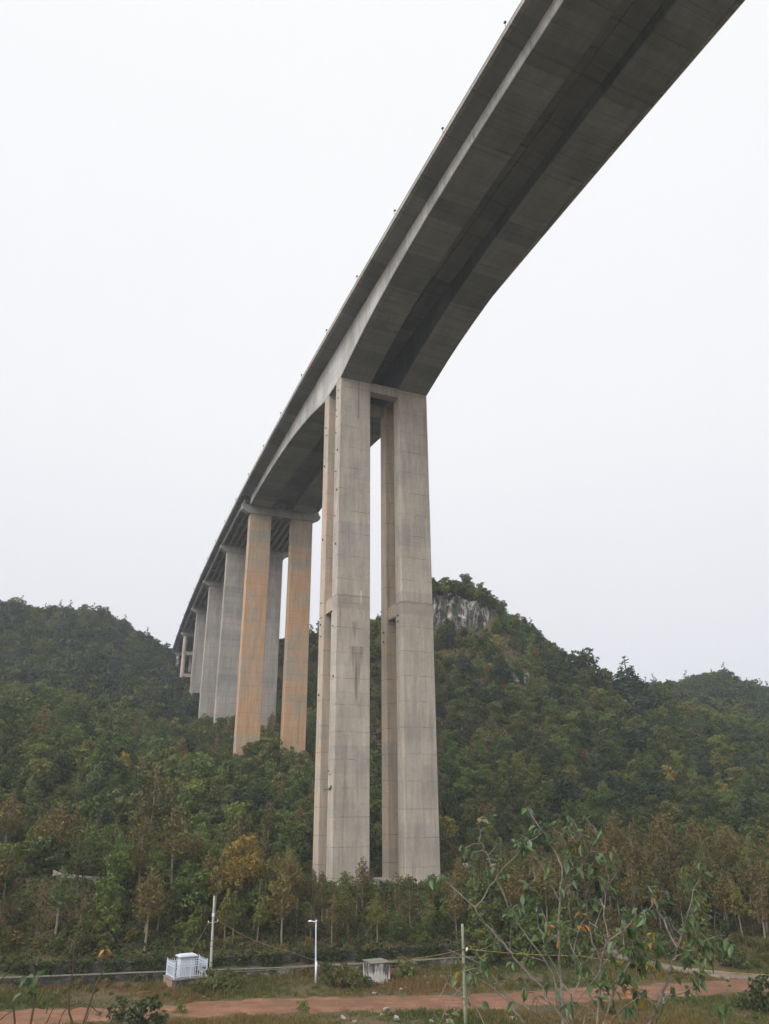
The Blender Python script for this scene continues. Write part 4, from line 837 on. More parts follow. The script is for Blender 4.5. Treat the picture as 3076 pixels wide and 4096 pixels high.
e, b_, t = polething('utility_pole', pb, pt, .18, .125, M_moss, 'mossy concrete pole with a white insulator at the right roadside', 'utility pole'); ax = t-b_; q = ax*.745
m = MB(); m.tube([q-FZ*.05, q+FZ*.05], .20, 12); m.box(q+np.array([.3, -.05, 0]), .5, .06, .06); m.build('clamp', M_steel, e)
m = MB(); m.tube([q+np.array([.30, -.05, -.16]), q+np.array([.34, -.05, -.05]), q+np.array([.36, -.05, .06]), q+np.array([.36, -.05, .16])], [.08, .12, .13, .06], 10); m.build('insulator', M_ins, e, smooth=True)
iq = b_+q+np.array([.42, -.05, .05])
cable('cable', [iq, at(1249, 1784+280, 88), at(1410, 2085.5, 90), at(1661, 2106, 92), at(1800, 2113, 93)], [.15, .06, .06, .04], M_wirey, 'yellow cable running from the mossy pole to the right edge', .022)
cable('cable', [b_+q+np.array([-.2, 0, 0]), at(900, 2069, 96), at(861, 2080, 101)], [.1, .05], M_wirey, 'thin yellowish cable dropping left from the mossy pole', .02)
# street lamp
lb_ = at(682, 2120, 103.6); lb_[2] = gz(lb_[0], lb_[1]); lt_ = at(682.5, 1990, 103.6)
e, b_, t = polething('street_lamp', lb_, lt_, .105, .065, M_white, 'white street lamp with a short arm reaching left before the rubble wall', 'street lamp'); tp = t-b_
m = MB(); m.tube([np.array([0, 0, 0]), np.array([0, 0, 2.3])], .125, 12); m.build('base_sleeve', M_white, e, smooth=True)
m = MB(); m.tube([tp-FZ*.05, tp+np.array([-.35, -.05, 0]), tp+np.array([-.62, -.08, .02])], [.06, .05, .045], 8); m.build('arm', M_white, e)
m = MB(); m.hexa([tp+np.array(v) for v in ((-.95, -.2, -.02), (-.55, -.2, -.02), (-.55, .08, -.02), (-.95, .08, -.02), (-.88, -.15, .10), (-.55, -.15, .14), (-.55, .05, .14), (-.88, .05, .10))]); m.build('lamp_head', M_white, e, bevel=.02)
m = MB(); m.box(tp+np.array([.02, 0, .05]), .2, .2, .2); m.build('bracket', M_white, e, bevel=.03)
# small whitewashed hut
b = NB('whitewashed_block'); g = b.n('ShaderNodeNewGeometry').outputs['Position']; n1 = b.noise(b.map(g, (2.4, 2.4, .35)), 1, 4, .6); n2 = b.noise(g, 2, 5, .7)
sp = b.n('ShaderNodeSeparateXYZ'); b.l(g, sp.inputs[0]); up = b.rng(sp.outputs[2], -18.4, -17.1, -.12, .10)
b.l(b.mix(b.rng(b.math('ADD', n1, up), .50, .60, 0, .95), b.mix(b.rng(n2, .4, .65, 0, .8), (.58, .57, .54), (.36, .33, .30)), (.07, .07, .065)), b.b.inputs['Base Color']); b.bump(n2, .5, .03); M_wash = b.m
a_ = R(24); HX = np.array([math.cos(a_), math.sin(a_), 0]); HY = np.array([-math.sin(a_), math.cos(a_), 0]); hc = at(804, 2118, 103.2); hc[2] = gz(hc[0], hc[1])
e = empty('concrete_hut', tuple(hc+HX*1.15+HY*1.3)); o0 = np.array(e.location); tag(e, 'small whitewashed block hut with flat slab roof and dark drip stains', 'hut'); hp = lambda x, y, z: hc+HX*x+HY*y+FZ*z-o0
ht = zat(804, 2082, hc[:2])-hc[2]
m = MB(); m.box(hp(1.15, .08, ht/2-.2), 2.3, .16, ht+.3, (HX, HY, FZ)); m.build('front_wall', M_wash, e)
m = MB(); m.box(hp(.08, 1.4, ht/2-.2), .155, 2.47, ht+.296, (HX, HY, FZ)); m.build('side_wall', M_wash, e)
m = MB(); m.box(hp(2.22, 1.4, ht/2-.2), .155, 2.47, ht+.296, (HX, HY, FZ)); m.build('side_wall', M_wash, e)
m = MB(); m.box(hp(1.15, 2.7, ht/2-.2), 2.3, .12, ht+.29, (HX, HY, FZ)); m.build('back_wall', M_wash, e)
m = MB(); m.box(hp(1.15, 1.38, ht+.02), 2.6, 3.0, .10, (HX, HY, FZ)); m.build('roof_slab', M_cope, e, bevel=.02)
# loose rocks and broken blocks
def rockmesh(seed, k=1):
    rg = random.Random(seed); import bmesh
    bm = bmesh.new(); bmesh.ops.create_icosphere(bm, subdivisions=2, radius=.5)
    cuts = [(Vector((rg.gauss(0, 1), rg.gauss(0, 1), rg.gauss(0, 1))).normalized(), rg.uniform(.26, .42)) for _ in range(9)]
    for v in bm.verts:
        for n, d in cuts:
            q = v.co.dot(n)
            if q > d: v.co -= n*(q-d)
        v.co.x *= 1.3; v.co.z *= .75
    me = bpy.data.meshes.new('rock'); bm.to_mesh(me); bm.free(); me.materials.append(M_rk); return me
b = NB('pale_rock'); g = b.n('ShaderNodeTexCoord').outputs['Object']; n1 = b.noise(g, 3, 5, .7); oi = b.n('ShaderNodeObjectInfo').outputs['Random']
b.l(b.mix(b.rng(n1, .4, .65, 0, 1), b.mix(oi, (.40, .37, .34), (.26, .21, .18)), (.13, .12, .10)), b.b.inputs['Base Color']); b.bump(n1, .6, .05); M_rk = b.m
RK = [rockmesh(i) for i in range(6)]
ROCKS = [(1460, 3982/1, 0)]
rk = [(1372, 4070, .55, 'whitish boulder left of the rubble heap below the road'), (1418, 4088, .5, 'small pale boulder at the bottom edge below the road'), (1545, 4040, .7, 'dark topped boulder in the rubble heap below the road'), (1585, 4072, .8, 'largest brownish boulder of the rubble heap below the road'),
      (1527, 4062, .5, 'flat boulder at the left of the rubble heap'), (2052, 4080, 1.0, 'grey cone shaped boulder right of the mossy pole foot'), (1727, 4088, .5, 'rounded white stone left of the mossy pole foot'), (1797, 4088, .6, 'pale stone touching the mossy pole foot'), (1348, 4018, .4, 'flat white stone lying on the red road'),
      (1496, 3976, .5, 'pale stone at the verge before the hut'), (1603, 3962, .6, 'dark flat rock on the verge right of the hut'), (740, 3985, .4, 'small pale stone on the verge before the plinth'), (813, 3988, .35, 'tiny pale stone right before the plinth')]
for i, (x, y, s_, lb) in enumerate(rk):
    px_, py_ = onfloor(x*.54, y*.54); o = bpy.data.objects.new('rock', RK[i % 6]); C.objects.link(o); o.location = (px_, py_, gz(px_, py_)+.08); o.scale = (s_, s_, s_); o.rotation_euler = (random.uniform(-.3, .3), random.uniform(-.3, .3), random.uniform(0, 6)); tag(o, lb, 'rock')
p_ = onfloor(1775*.54, 4062*.54); m = MB(); m.box((0, 0, 0), 1.15, .32, .14, (np.array([.93, -.3, -.1]), np.array([.3, .93, 0]), FZ)); o = m.build('concrete_slab', M_palest, None, loc=(p_[0], p_[1], gz(*p_)+.16), bevel=.02); tag(o, 'narrow pale concrete slab lying left of the mossy pole', 'slab')
for i in range(46):
    x = random.gauss(1760, 60); y = 3905+random.gauss(0, 8)-(x-1760)*.12; px_, py_ = onfloor(x*.54, y*.54); s_ = random.uniform(.2, .55); o = bpy.data.objects.new('rock', RK[i % 6]); C.objects.link(o); o.location = (px_, py_, gz(px_, py_)+.06); o.scale = (s_, s_, s_*.8); o.rotation_euler = (0, 0, random.uniform(0, 6)); tag(o, 'pale rubble stone strewn on the verge right of the hut', 'rock', 'rubble stones strewn right of the hut')
# pale stones on the bench right of the big pier
for i in range(60):
    xd = random.uniform(955, 1130); yd = 1800+random.gauss(0, 24)+(xd-1000)*.12; d_ = np.interp(yd, [1750, 1860], [172, 141]); q = at(xd, yd, d_); s_ = random.uniform(.5, 1.5); o = bpy.data.objects.new('rock', RK[i % 6]); C.objects.link(o); o.location = (q[0], q[1], gz(q[0], q[1])+.1*s_); o.scale = (s_*1.5, s_, s_*.6); o.rotation_euler = (0, 0, random.uniform(-.4, .4)); tag(o, 'grey stone on the stony bench right of the big pier', 'rock', 'stones on the bench right of the big pier')
# ------------------------------------------------------------------ grass and weeds of the valley floor
def road_d(x, y):
    L_ = [onfloor(-200, 2200), onfloor(0, 2198), onfloor(270, 2189), onfloor(540, 2172), onfloor(780, 2167), onfloor(1026, 2164), onfloor(1242, 2150), onfloor(1458, 2138), onfloor(1700, 2124), onfloor(1900, 2118)]
    return np.abs(y-np.interp(x, [p[0] for p in L_], [p[1] for p in L_]))
def track_d(x, y):
    L_ = [onfloor(1290, 2066), onfloor(1340, 2082), onfloor(1420, 2096), onfloor(1540, 2106), onfloor(1700, 2112), onfloor(1900, 2112)]; L_ = sorted(L_)
    return np.where(x > L_[0][0]-2, np.abs(y-np.interp(x, [p[0] for p in L_], [p[1] for p in L_])), 9)
n = 42000; x = rng.uniform(-62, 80, n); y = rng.uniform(72, 126, n)
nz_ = np.sin(x*.31+1.7*np.sin(y*.21))+np.sin(y*.43+x*.17)+rng.normal(0, .5, n)
ok = (road_d(x, y) > 3.3+rng.random(n)*1.0) & (track_d(x, y) > 1.9) & (y < np.where(x < 17, wl(x)-.3, 122)) & (nz_ > -1.3)
x, y, nz_ = x[ok], y[ok], nz_[ok]; z = tz(x, y); n = len(x)
bl = 9; X = np.repeat(x, bl)+rng.normal(0, .22, n*bl); Y = np.repeat(y, bl)+rng.normal(0, .22, n*bl); Z = np.repeat(z, bl)
tall = np.clip(np.repeat(nz_, bl)*.12+.22, .12, .6)*rng.uniform(.5, 1.5, n*bl)*np.where(road_d(X, Y) < 5, .6, 1)*np.where((X < 17) & (wl(X)-Y < 4), 1.25, 1); an = rng.uniform(0, 6.28, n*bl); wd = rng.uniform(.03, .07, n*bl); ln = rng.uniform(.1, .5, n*bl)*tall; a2 = rng.uniform(0, 6.28, n*bl)
dx, dy = np.cos(an)*wd, np.sin(an)*wd; tx, ty = X+np.cos(a2)*ln, Y+np.sin(a2)*ln
vv = np.stack([np.stack([X-dx, Y-dy, Z-.05], 1), np.stack([X+dx, Y+dy, Z-.05], 1), np.stack([tx+dx*.5, ty+dy*.5, Z+tall], 1), np.stack([tx-dx*.5, ty-dy*.5, Z+tall], 1)], 1).reshape(-1, 3)
tint = np.clip(np.repeat(.5+.35*np.sin(x*.17+2*np.sin(y*.13))+rng.normal(0, .25, n), bl), 0, 1)
M_grass = leafmat('grass_and_weeds', [(.045, .080, .018), (.075, .095, .022), (.115, .11, .032), (.15, .11, .04), (.16, .095, .045)], .3, .0)
M_grass.node_tree.nodes  # tint drives most of the colour
for nd in M_grass.node_tree.nodes:
    if nd.type == 'MATH' and nd.operation == 'MULTIPLY' and abs(nd.inputs[1].default_value-.30) < 1e-4: nd.inputs[1].default_value = .85
o = bpy.data.objects.new('grass', fastmesh('grass', vv, np.arange(len(vv)).reshape(-1, 4), M_grass, np.repeat(tint, 1))); C.objects.link(o); tag(o, 'green and rusty grass and weeds on the valley floor', 'grass', kind='stuff')
def creeper(name, n, off, zlo_, zhi_, lab, thr):
    x = rng.uniform(-48, 17.5, n); y = wl(x)+off+rng.normal(0, .10, n); t = rng.random(n); m_ = np.sin(x*1.3+1.7*np.sin(x*.37))+.6*np.sin(x*3.1)+rng.normal(0, .45, n)
    k = m_ > thr+t*1.6; x, y, t = x[k], y[k], t[k]; z = zhi_-(zhi_-zlo_)*t*.95+.1; nr = rnd_dirs(len(x)); nr[:, 1] -= .8; nr /= np.linalg.norm(nr, axis=1)[:, None]
    v = leaf_quads(np.stack([x, y, z], 1), nr, .22); o = bpy.data.objects.new(name, fastmesh(name, v, np.arange(len(v)).reshape(-1, 4), M_under, rng.random(len(x))*.6)); C.objects.link(o); tag(o, lab, 'creeper', kind='stuff')
creeper('creeper', 14000, 1.75, FL+.3, -16.1, 'leafy creeper hanging over the dark retaining wall', -.9)
creeper('creeper', 7000, -.18, FL-.1, -17.5, 'weeds and creeper over the low stone walls', .5)
# single bushes on the floor
bs = [(300, 2215, 84, 1.7, 3, 'large dark green bush at the lower left edge of the red road'), (262, 2190, 90, 1.1, 3, 'dark green bush left beside the large roadside bush'), (345, 2208, 86, .9, 0, 'small green bush right beside the large roadside bush'),
      (460, 2128, 101, 1.3, 1, 'olive bush at the foot of the slim pole'), (495, 2130, 101, 1.0, 1, 'lower olive bush right of the slim pole'), (735, 2125, 101.5, 1.25, 2, 'brownish bush between the street lamp and the hut'), (765, 2128, 101, 1.1, 1, 'olive bush touching the left side of the hut'),
      (715, 2110, 103.3, 1.1, 3, 'dark bush right behind the street lamp'), (880, 2093, 106, 1.3, 3, 'dark green bush right of the hut'), (1010, 2075, 104, 1.1, 3, 'dark bush at the wall end behind the mossy pole'), (425, 2132, 100, .8, 2, 'brown bush at the right corner of the plinth'),
      (388, 2190, 92, .7, 0, 'small green tuft bush above the roadside left'), (1640, 2140, 96, 1.6, 3, 'dark bush on the right picture edge by the road'), (1600, 2135, 97, .9, 3, 'small dark bush left of the right edge bush'), (655, 2180, 91, .6, 0, 'low green bush on the near road verge under the lamp')]
for xd, yd, d_, s_, v_, lb in bs:
    q = at(xd, yd, d_); put('shrub', v_, q[0], q[1], s_, random.uniform(0, 6), lb)
for i in range(34):
    x = -46+i*1.92+random.uniform(-.8, .8); put('shrub', random.randint(0, 3), x, float(wl(x))+random.uniform(2.7, 3.6), random.uniform(.45, .85), random.uniform(0, 6), 'dark bush overhanging the top of the weathered retaining wall', 'bushes along the retaining wall top', zs=.9)
for i in range(18):
    x = -47+i*3.6+random.uniform(-1.5, 1.5); put('shrub', random.choice([1, 2, 2]), x, float(wl(x))-random.uniform(.7, 1.6), random.uniform(.35, .7), random.uniform(0, 6), 'brown weedy bush growing against the low stone wall', 'weedy bushes against the low stone wall', zs=.8)
k = 0
while k < 60:
    x = random.uniform(-55, 45); y = random.uniform(84, 112)
    if road_d(x, y) < 5 or y > (wl(x)-1.0 if x < 17 else 112) or track_d(x, y) < 3: continue
    if x < 12 and y < wl(x)-9: continue
    put('shrub', random.randint(0, 3), x, y, random.uniform(.25, .6), random.uniform(0, 6), 'low weedy bush on the verge between road and walls', 'low bushes between road and walls', zs=.7); k += 1
# ------------------------------------------------------------------ foreground shrubs on the near bank
def leafmat2(name, c1, c2, back):
    b = NB(name); at_ = b.n('ShaderNodeAttribute'); at_.attribute_name = 'tint'; gm = b.n('ShaderNodeNewGeometry'); n = b.noise(gm.outputs['Position'], 60, 3)
    c = b.mix(at_.outputs['Fac'], c1, c2); c = b.mix(gm.outputs['Backfacing'], c, back); c = b.val(c, b.rng(n, .3, .7, .8, 1.15)); b.l(c, b.b.inputs['Base Color']); b.b.inputs['Roughness'].default_value = .42; b.b.inputs['Specular IOR Level'].default_value = .5
    tr = b.n('ShaderNodeBsdfTranslucent'); b.l(c, tr.inputs[0]); ms = b.n('ShaderNodeMixShader'); ms.inputs[0].default_value = .3; b.l(b.b.outputs[0], ms.inputs[1]); b.l(tr.outputs[0], ms.inputs[2]); b.l(ms.outputs[0], b.o.inputs[0]); return b.m
M_lg = leafmat2('shrub_leaf_green', (.036, .076, .018), (.10, .16, .045), (.15, .20, .12)); M_ly = leafmat2('shrub_leaf_yellow', (.42, .24, .03), (.45, .12, .02), (.40, .26, .05))
M_twig = plain('shrub_bark', (.20, .165, .14), .8, 0, .3, 40); M_twigl = plain('dead_stem', (.10, .07, .05), .9, 0, .3, 30)
def c6(x, y): return (1700+x/1.207)*.54, (3100+y/1.207)*.54
def leaf(m, p, L_, rg, t=None):
    d = np.array([rg.gauss(0, .55), rg.gauss(0, .55), rg.uniform(-1.1, .25)]); d /= np.linalg.norm(d); sd_ = np.cross(d, [rg.gauss(0, .5), rg.gauss(0, .5), 1]); sd_ /= np.linalg.norm(sd_); nr = np.cross(sd_, d)
    if nr[2] < 0: nr = -nr
    t = rg.random() if t is None else t; rows = []
    st = p+d*L_*.12
    for u, w_ in ((0, .02), (.18, .20), (.42, .30), (.68, .23), (.88, .09), (1, .01)):
        c_ = st+d*L_*u-np.array([0, 0, .25])*L_*u*u; k = L_*w_; rows.append((c_-sd_*k+nr*k*.35, c_, c_+sd_*k+nr*k*.35))
    for a, b_ in zip(rows[:-1], rows[1:]): m.quad(a[0], a[1], b_[1], b_[0], t=t); m.quad(a[1], a[2], b_[2], b_[1], t=t)
def shrubthing(label, root, stems, clusters, seed, dist0):
    rg = random.Random(seed); rx, ry = at(*c6(*root), dist0)[:2]; rz = gz(rx, ry); e = empty('shrub', (rx, ry, rz)); tag(e, label, 'shrub'); o0 = np.array([rx, ry, rz]); mt = MB(); mg = MB(); my = MB(); nodes = []
    for st in stems:
        dd = dist0+rg.uniform(-.35, .35); P_ = []; n_ = len(st['p'])
        for k, (x, y) in enumerate(st['p']):
            dk = dist0 if (k == 0 and st.get('root')) else (st['d'] if 'd' in st else dd)+rg.uniform(-.03, .03); P_.append(at(*c6(x, y), dk))
        if st.get('root'): P_ = [np.array([rx+rg.uniform(-.1, .1), ry+rg.uniform(-.1, .1), rz-.1])]+P_
        # subdivide with slight wobble
        Q = [P_[0]]
        for a, b_ in zip(P_[:-1], P_[1:]):
            for t in (1/3, 2/3, 1): Q.append(a*(1-t)+b_*t+np.array([rg.gauss(0, .004), rg.gauss(0, .004), rg.gauss(0, .004)]))
        r0, r1 = st.get('r', (.011, .004)); r0 *= .72; r1 *= .75; R_ = [r0+(r1-r0)*k/(len(Q)-1) for k in range(len(Q))]; mt.tube([q-o0 for q in Q], R_, 6)
        for k in range(2, len(Q)): nodes.append((Q[k], R_[k], k/(len(Q)-1)))
    for q, r, f in nodes:          # thorns, buds and a few leaves along the twigs
        if rg.random() < .5: v = np.array([rg.gauss(0, 1), rg.gauss(0, 1), rg.uniform(-.2, 1)]); mt.tube([q-o0, q-o0+v/np.linalg.norm(v)*rg.uniform(.02, .06)], [.002, .0008], 4)
        if f > .3 and rg.random() < .16:
            v = np.array([rg.gauss(0, .6), rg.gauss(0, .6), rg.uniform(.1, 1)]); v /= np.linalg.norm(v); ln_ = rg.uniform(.07, .2); e1 = q+v*ln_*.5+np.array([rg.gauss(0, .01), 0, 0]); e2 = q+v*ln_+np.array([rg.gauss(0, .02), 0, .02]); mt.tube([q-o0, e1-o0, e2-o0], [.0028, .002, .0012], 4)
            for _ in range(rg.randint(1, 3)): leaf(mg, e2-o0, rg.uniform(.03, .06), rg)
        if f > .5 and rg.random() < .3:
            for _ in range(rg.randint(1, 2)): leaf(mg, q-o0, rg.uniform(.035, .065), rg)
    for (x, y, n_, yel) in clusters:
        pc = at(*c6(x, y), dist0); dirc = pc/np.linalg.norm(pc)
        q = min(nodes, key=lambda nd: np.linalg.norm(np.cross(nd[0], dirc)))[0]; dq = math.hypot(q[0], q[1]); pc = at(*c6(x, y), dq)
        if np.linalg.norm(pc-q) > .03: mt.tube([q-o0, (q+pc)/2-o0+np.array([0, 0, .01]), pc-o0], [.003, .0025, .0018], 4)
        for k in range(int(n_*1.25)+yel//2):
            p = pc+(q-pc)*rg.random()*.6+np.array([rg.gauss(0, .017), rg.gauss(0, .025), rg.gauss(0, .017)])
            (leaf(my, p-o0, rg.uniform(.036, .056), rg) if (yel and k < yel) else leaf(mg, p-o0, rg.uniform(.036, .067), rg))
    mt.build('branches', M_twig, e); mg.build('foliage', M_lg, e, tint=True, smooth=True)
    if my.v: my.build('yellow_leaves', M_ly, e, tint=True, smooth=True)
    return e
shrubthing('foreground shrub with the longest forking twigs, green and yellow leaves, right of the mossy pole', (690, 1330),
 [dict(p=[(690, 1202), (600, 1100), (560, 1030), (430, 880), (380, 820), (290, 720), (240, 645), (190, 600), (110, 520), (60, 490)], root=1, r=(.013, .003), d=5.5),
  dict(p=[(240, 645), (300, 560), (345, 490), (480, 345), (500, 310)], r=(.006, .003), d=5.5), dict(p=[(345, 490), (300, 390), (265, 300), (262, 215)], r=(.005, .0025), d=5.5),
  dict(p=[(665, 1180), (620, 960), (560, 870), (480, 760), (410, 660), (345, 500)], r=(.011, .004), d=5.45, root=1),
  dict(p=[(665, 1202), (655, 1000), (650, 850), (648, 600), (665, 440), (620, 360), (560, 260), (490, 150)], root=1, r=(.016, .003), d=5.6), dict(p=[(650, 610), (560, 430), (490, 350)], r=(.007, .003), d=5.6),
  dict(p=[(650, 610), (700, 530), (760, 450), (800, 370), (840, 290)], r=(.008, .003), d=5.6), dict(p=[(715, 440), (690, 390), (670, 290)], r=(.005, .0025), d=5.6), dict(p=[(665, 440), (720, 345), (750, 290)], r=(.005, .0025), d=5.6),
  dict(p=[(690, 1150), (740, 1000), (720, 850), (750, 720), (840, 620), (920, 480)], r=(.010, .003), d=5.7, root=1), dict(p=[(415, 860), (416, 780), (418, 690)], r=(.004, .002), d=5.5), dict(p=[(700, 660), (695, 590), (710, 500)], r=(.004, .002), d=5.6), dict(p=[(600, 740), (540, 600), (500, 540), (560, 470)], r=(.006, .003), d=5.6), dict(p=[(720, 1202), (700, 1060), (610, 900), (575, 830), (590, 760)], r=(.008, .003), d=5.4, root=1), dict(p=[(640, 1202), (560, 1110), (480, 1000), (455, 900)], r=(.006, .002), d=5.5, root=1), dict(p=[(600, 1202), (500, 1130), (400, 1060), (300, 920)], r=(.006, .002), d=5.4, root=1), dict(p=[(760, 1202), (800, 1080), (770, 960), (700, 820), (690, 760)], r=(.008, .003), d=5.5, root=1), dict(p=[(700, 1130), (790, 1020), (900, 860), (930, 780)], r=(.006, .0025), d=5.6)],
 [(20, 515, 7, 0), (60, 495, 5, 0), (300, 208, 4, 0), (268, 225, 3, 1), (300, 260, 2, 0), (190, 355, 7, 0), (180, 400, 3, 0), (480, 320, 12, 0), (440, 320, 6, 0), (500, 145, 5, 0), (530, 195, 4, 0), (565, 255, 5, 0), (620, 270, 5, 0), (700, 200, 6, 0), (690, 265, 8, 0), (730, 320, 5, 2), (770, 305, 4, 0), (865, 245, 3, 0), (865, 300, 3, 0), (860, 390, 4, 0), (900, 390, 5, 0), (820, 460, 10, 0), (850, 530, 3, 0), (735, 490, 9, 1), (350, 455, 3, 0), (495, 560, 6, 0), (455, 520, 2, 1), (540, 620, 6, 0), (450, 625, 7, 0), (590, 495, 3, 1), (330, 800, 8, 0), (110, 845, 3, 0), (145, 865, 2, 0), (120, 1080, 3, 1), (290, 870, 6, 1), (310, 930, 4, 3), (160, 960, 3, 2), (430, 665, 4, 0), (610, 720, 4, 3), (640, 800, 4, 3), (575, 790, 2, 1), (740, 660, 4, 2), (750, 720, 3, 3), (800, 600, 9, 0), (740, 570, 4, 1), (200, 985, 4, 0), (205, 1040, 3, 1), (480, 1050, 5, 3), (600, 1005, 5, 0), (680, 1110, 6, 0), (640, 1050, 4, 0), (590, 450, 4, 0), (680, 400, 4, 0), (700, 350, 4, 1), (520, 590, 4, 0)], 11, 5.5)
shrubthing('foreground shrub with dark leaf clumps in the middle of the right shrubs', (840, 1330),
 [dict(p=[(830, 1202), (850, 1000), (850, 900), (882, 780), (868, 640), (850, 600)], root=1, r=(.013, .004), d=5.1), dict(p=[(882, 800), (960, 750), (1030, 680), (1080, 650)], r=(.007, .003), d=5.1), dict(p=[(960, 820), (950, 740), (960, 650)], r=(.005, .003), d=5.1),
  dict(p=[(850, 900), (830, 860), (790, 700), (840, 740)], r=(.006, .003), d=5.1), dict(p=[(860, 1202), (930, 1010), (1000, 900), (1010, 800), (1000, 700)], root=1, r=(.011, .004), d=5.2), dict(p=[(850, 1010), (780, 900), (820, 850)], r=(.005, .003), d=5.1), dict(p=[(905, 1180), (980, 1100), (1060, 1060), (1100, 1100)], r=(.005, .003), d=5.2)],
 [(960, 655, 9, 0), (1010, 665, 5, 0), (1045, 660, 9, 1), (1000, 740, 10, 0), (960, 760, 5, 1), (1030, 820, 10, 0), (985, 860, 9, 0), (885, 920, 8, 0), (820, 860, 5, 0), (740, 940, 8, 0), (760, 900, 4, 1), (830, 1010, 10, 0), (830, 1080, 5, 0), (880, 995, 4, 1), (1020, 930, 12, 0), (980, 1010, 8, 1), (1045, 1030, 6, 4), (920, 1010, 4, 1), (980, 1110, 8, 0), (1100, 790, 4, 2), (1090, 920, 6, 4), (880, 770, 2, 2), (1060, 700, 4, 0), (950, 950, 8, 0), (905, 880, 5, 0), (1060, 880, 7, 0), (925, 1060, 3, 1)], 12, 5.1)
shrubthing('foreground shrub with two bare forked stems nearest the right edge', (1080, 1330),
 [dict(p=[(1080, 1202), (1150, 1050), (1200, 900), (1225, 820), (1270, 680), (1300, 560), (1330, 475)], root=1, r=(.017, .003), d=5.3), dict(p=[(1218, 835), (1150, 700), (1110, 600), (1080, 540)], r=(.009, .004), d=5.3), dict(p=[(1205, 880), (1300, 840), (1400, 775), (1440, 800)], r=(.006, .003), d=5.3),
  dict(p=[(1145, 1068), (1230, 1055), (1280, 1035), (1300, 1015)], r=(.007, .003), d=5.3), dict(p=[(1110, 1202), (1150, 1100), (1165, 1060)], r=(.007, .004), d=5.2, root=1), dict(p=[(1200, 900), (1130, 870), (1090, 790)], r=(.004, .002), d=5.3), dict(p=[(1480, 1300), (1440, 1150), (1460, 1020)], r=(.006, .002), d=5.3, root=1)],
 [(1340, 470, 8, 0), (1310, 520, 5, 0), (1325, 570, 7, 0), (1305, 620, 3, 2), (1325, 690, 4, 0), (1100, 545, 7, 0), (1135, 585, 3, 2), (1150, 560, 4, 0), (1290, 760, 9, 0), (1320, 790, 7, 0), (1260, 700, 3, 0), (1400, 850, 6, 0), (1400, 900, 4, 0), (1440, 790, 8, 1), (1460, 820, 5, 0), (1270, 880, 9, 0), (1235, 840, 7, 0), (1200, 940, 5, 3), (1300, 990, 8, 0), (1290, 950, 4, 0), (1140, 830, 8, 0), (1110, 790, 5, 1), (1100, 900, 4, 0), (1460, 1095, 6, 0), (1390, 1130, 2, 0), (1340, 940, 3, 0)], 13, 5.3)
shrubthing('foreground tuft of bare arching stems at the foot of the shrubs left', (480, 1330),
 [dict(p=[(480, 1202), (420, 1120), (340, 1040), (345, 995)], root=1, r=(.010, .004), d=5.8), dict(p=[(342, 1040), (250, 980), (200, 930), (130, 860)], r=(.005, .002), d=5.8), dict(p=[(310, 1250), (260, 1150), (190, 1060), (110, 1000)], root=1, r=(.006, .002), d=5.9), dict(p=[(520, 1250), (400, 1080), (330, 980), (270, 900), (250, 850)], r=(.005, .002), d=5.8, root=1)], [(60, 1240, 4, 0), (25, 1200, 3, 0), (40, 1260, 4, 0)], 14, 5.8)
def cz(x, y): return (x/2.373)*.54, (3300+y/2.373)*.54
def weed(label, stems, dist, seed, tips=()):
    rg = random.Random(seed); q = at(*cz(*stems[0][0]), dist); rx, ry = q[0], q[1]; rz = gz(rx, ry); e = empty('dead_weed', (rx, ry, rz)); tag(e, label, 'weed'); o0 = np.array([rx, ry, rz]); m = MB(); my = MB(); ml = MB()
    for i, st in enumerate(stems):
        P_ = [at(*cz(x, y), dist) for x, y in st]
        if i == 0: P_ = [np.array([rx, ry, rz-.1])]+P_
        m.tube([p-o0 for p in P_], [.009*(1-.75*k/(len(P_)-1))*(1 if i == 0 else .55) for k in range(len(P_))], 5)
        for p in P_[2:]:
            if rg.random() < .6: v = np.array([rg.gauss(0, 1), 0, 1]); m.tube([p-o0, p-o0+v*.04], [.002, .001], 4)
    for x, y, kd in tips:
        p = at(*cz(x, y), dist)-o0
        for _ in range(2 if kd else 4): leaf(my if kd else ml, p+np.array([rg.gauss(0, .02)]*3)*(0 if kd else 1), .05 if kd else .06, rg, .5)
    m.build('stem', M_twigl, e)
    if my.v: my.build('red_leaf', M_ly, e, tint=True)
    if ml.v: ml.build('foliage', M_lg, e, tint=True)
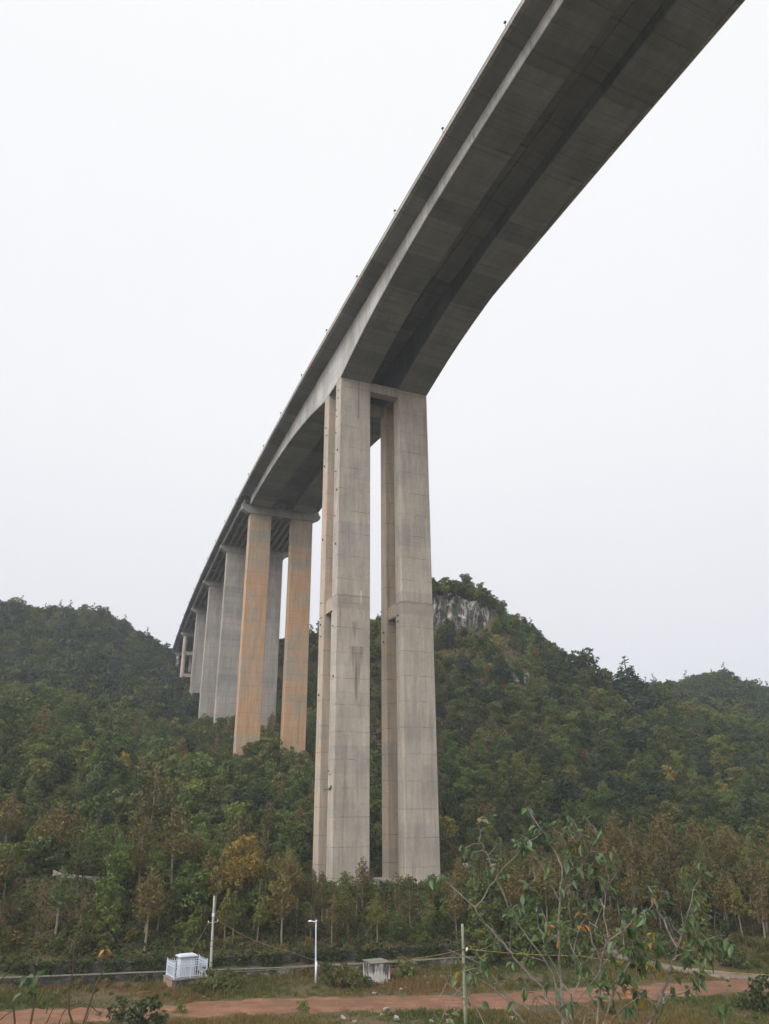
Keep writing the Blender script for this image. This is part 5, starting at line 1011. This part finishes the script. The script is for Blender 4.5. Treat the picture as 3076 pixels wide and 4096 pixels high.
weed('tall dark dead stem rising at the lower left before the dark wall', [[(690, 1880), (655, 1780), (650, 1550), (690, 1400), (700, 1200), (735, 1000), (780, 680)], [(655, 1720), (770, 1680), (840, 1640)], [(652, 1560), (700, 1500), (735, 1380)], [(700, 1200), (715, 1060)]], 6.5, 1)
weed('thin leaning stem with one red leaf at its tip before the dark wall', [[(790, 1880), (850, 1700), (900, 1540), (960, 1420), (1010, 1270), (1015, 1210)], [(850, 1700), (950, 1800), (1030, 1680)]], 6.8, 2, [(995, 1178, 1)])
weed('dead stem with a clump of dull green leaves in the left corner', [[(290, 1880), (325, 1700), (330, 1600), (325, 1400), (290, 1230)], [(330, 1600), (345, 1640)]], 6.2, 3, [(300, 1520, 0), (290, 1410, 0), (320, 1460, 0), (310, 1560, 0)])
weed('bare forked stem at the very left edge corner', [[(140, 1880), (130, 1750), (100, 1600), (90, 1520)], [(0, 1850), (60, 1800), (195, 1725)], [(150, 1600), (190, 1540), (235, 1480)], [(0, 1470), (60, 1420), (130, 1345)], [(440, 1880), (490, 1770), (540, 1690)]], 6.4, 4)
weed('short bare stems left of the large roadside bush', [[(560, 1880), (600, 1780), (640, 1740)], [(810, 1880), (840, 1790), (900, 1660)], [(440, 1790), (455, 1700), (470, 1640)], [(745, 1530), (790, 1420), (810, 1330)], [(410, 1600), (470, 1450), (580, 1330)]], 6.9, 5, [(905, 1790, 0)])
# ------------------------------------------------------------------ haze
hb = MB(); hb.box((0, 700, 60), 3600, 2600, 240); o = hb.build('haze', None); tag(o, kind='stuff')
zlo = float(GZ.min())-1; me = o.data
for v in me.vertices: v.co.z = zlo if v.co.z < 60 else 175; v.co.y = -460 if v.co.y < 700 else 1900; v.co.x = -1680 if v.co.x < 0 else 1680
hm = bpy.data.materials.new('haze_air'); hm.use_nodes = True; t = hm.node_tree; t.nodes.clear(); mo = t.nodes.new('ShaderNodeOutputMaterial'); pv = t.nodes.new('ShaderNodeVolumePrincipled'); pv.inputs['Density'].default_value = .00029; pv.inputs['Color'].default_value = (.90, .94, 1, 1); t.links.new(pv.outputs[0], mo.inputs['Volume']); o.data.materials.append(hm)
print('terrain', float(GZ.min()), float(GZ.max()))
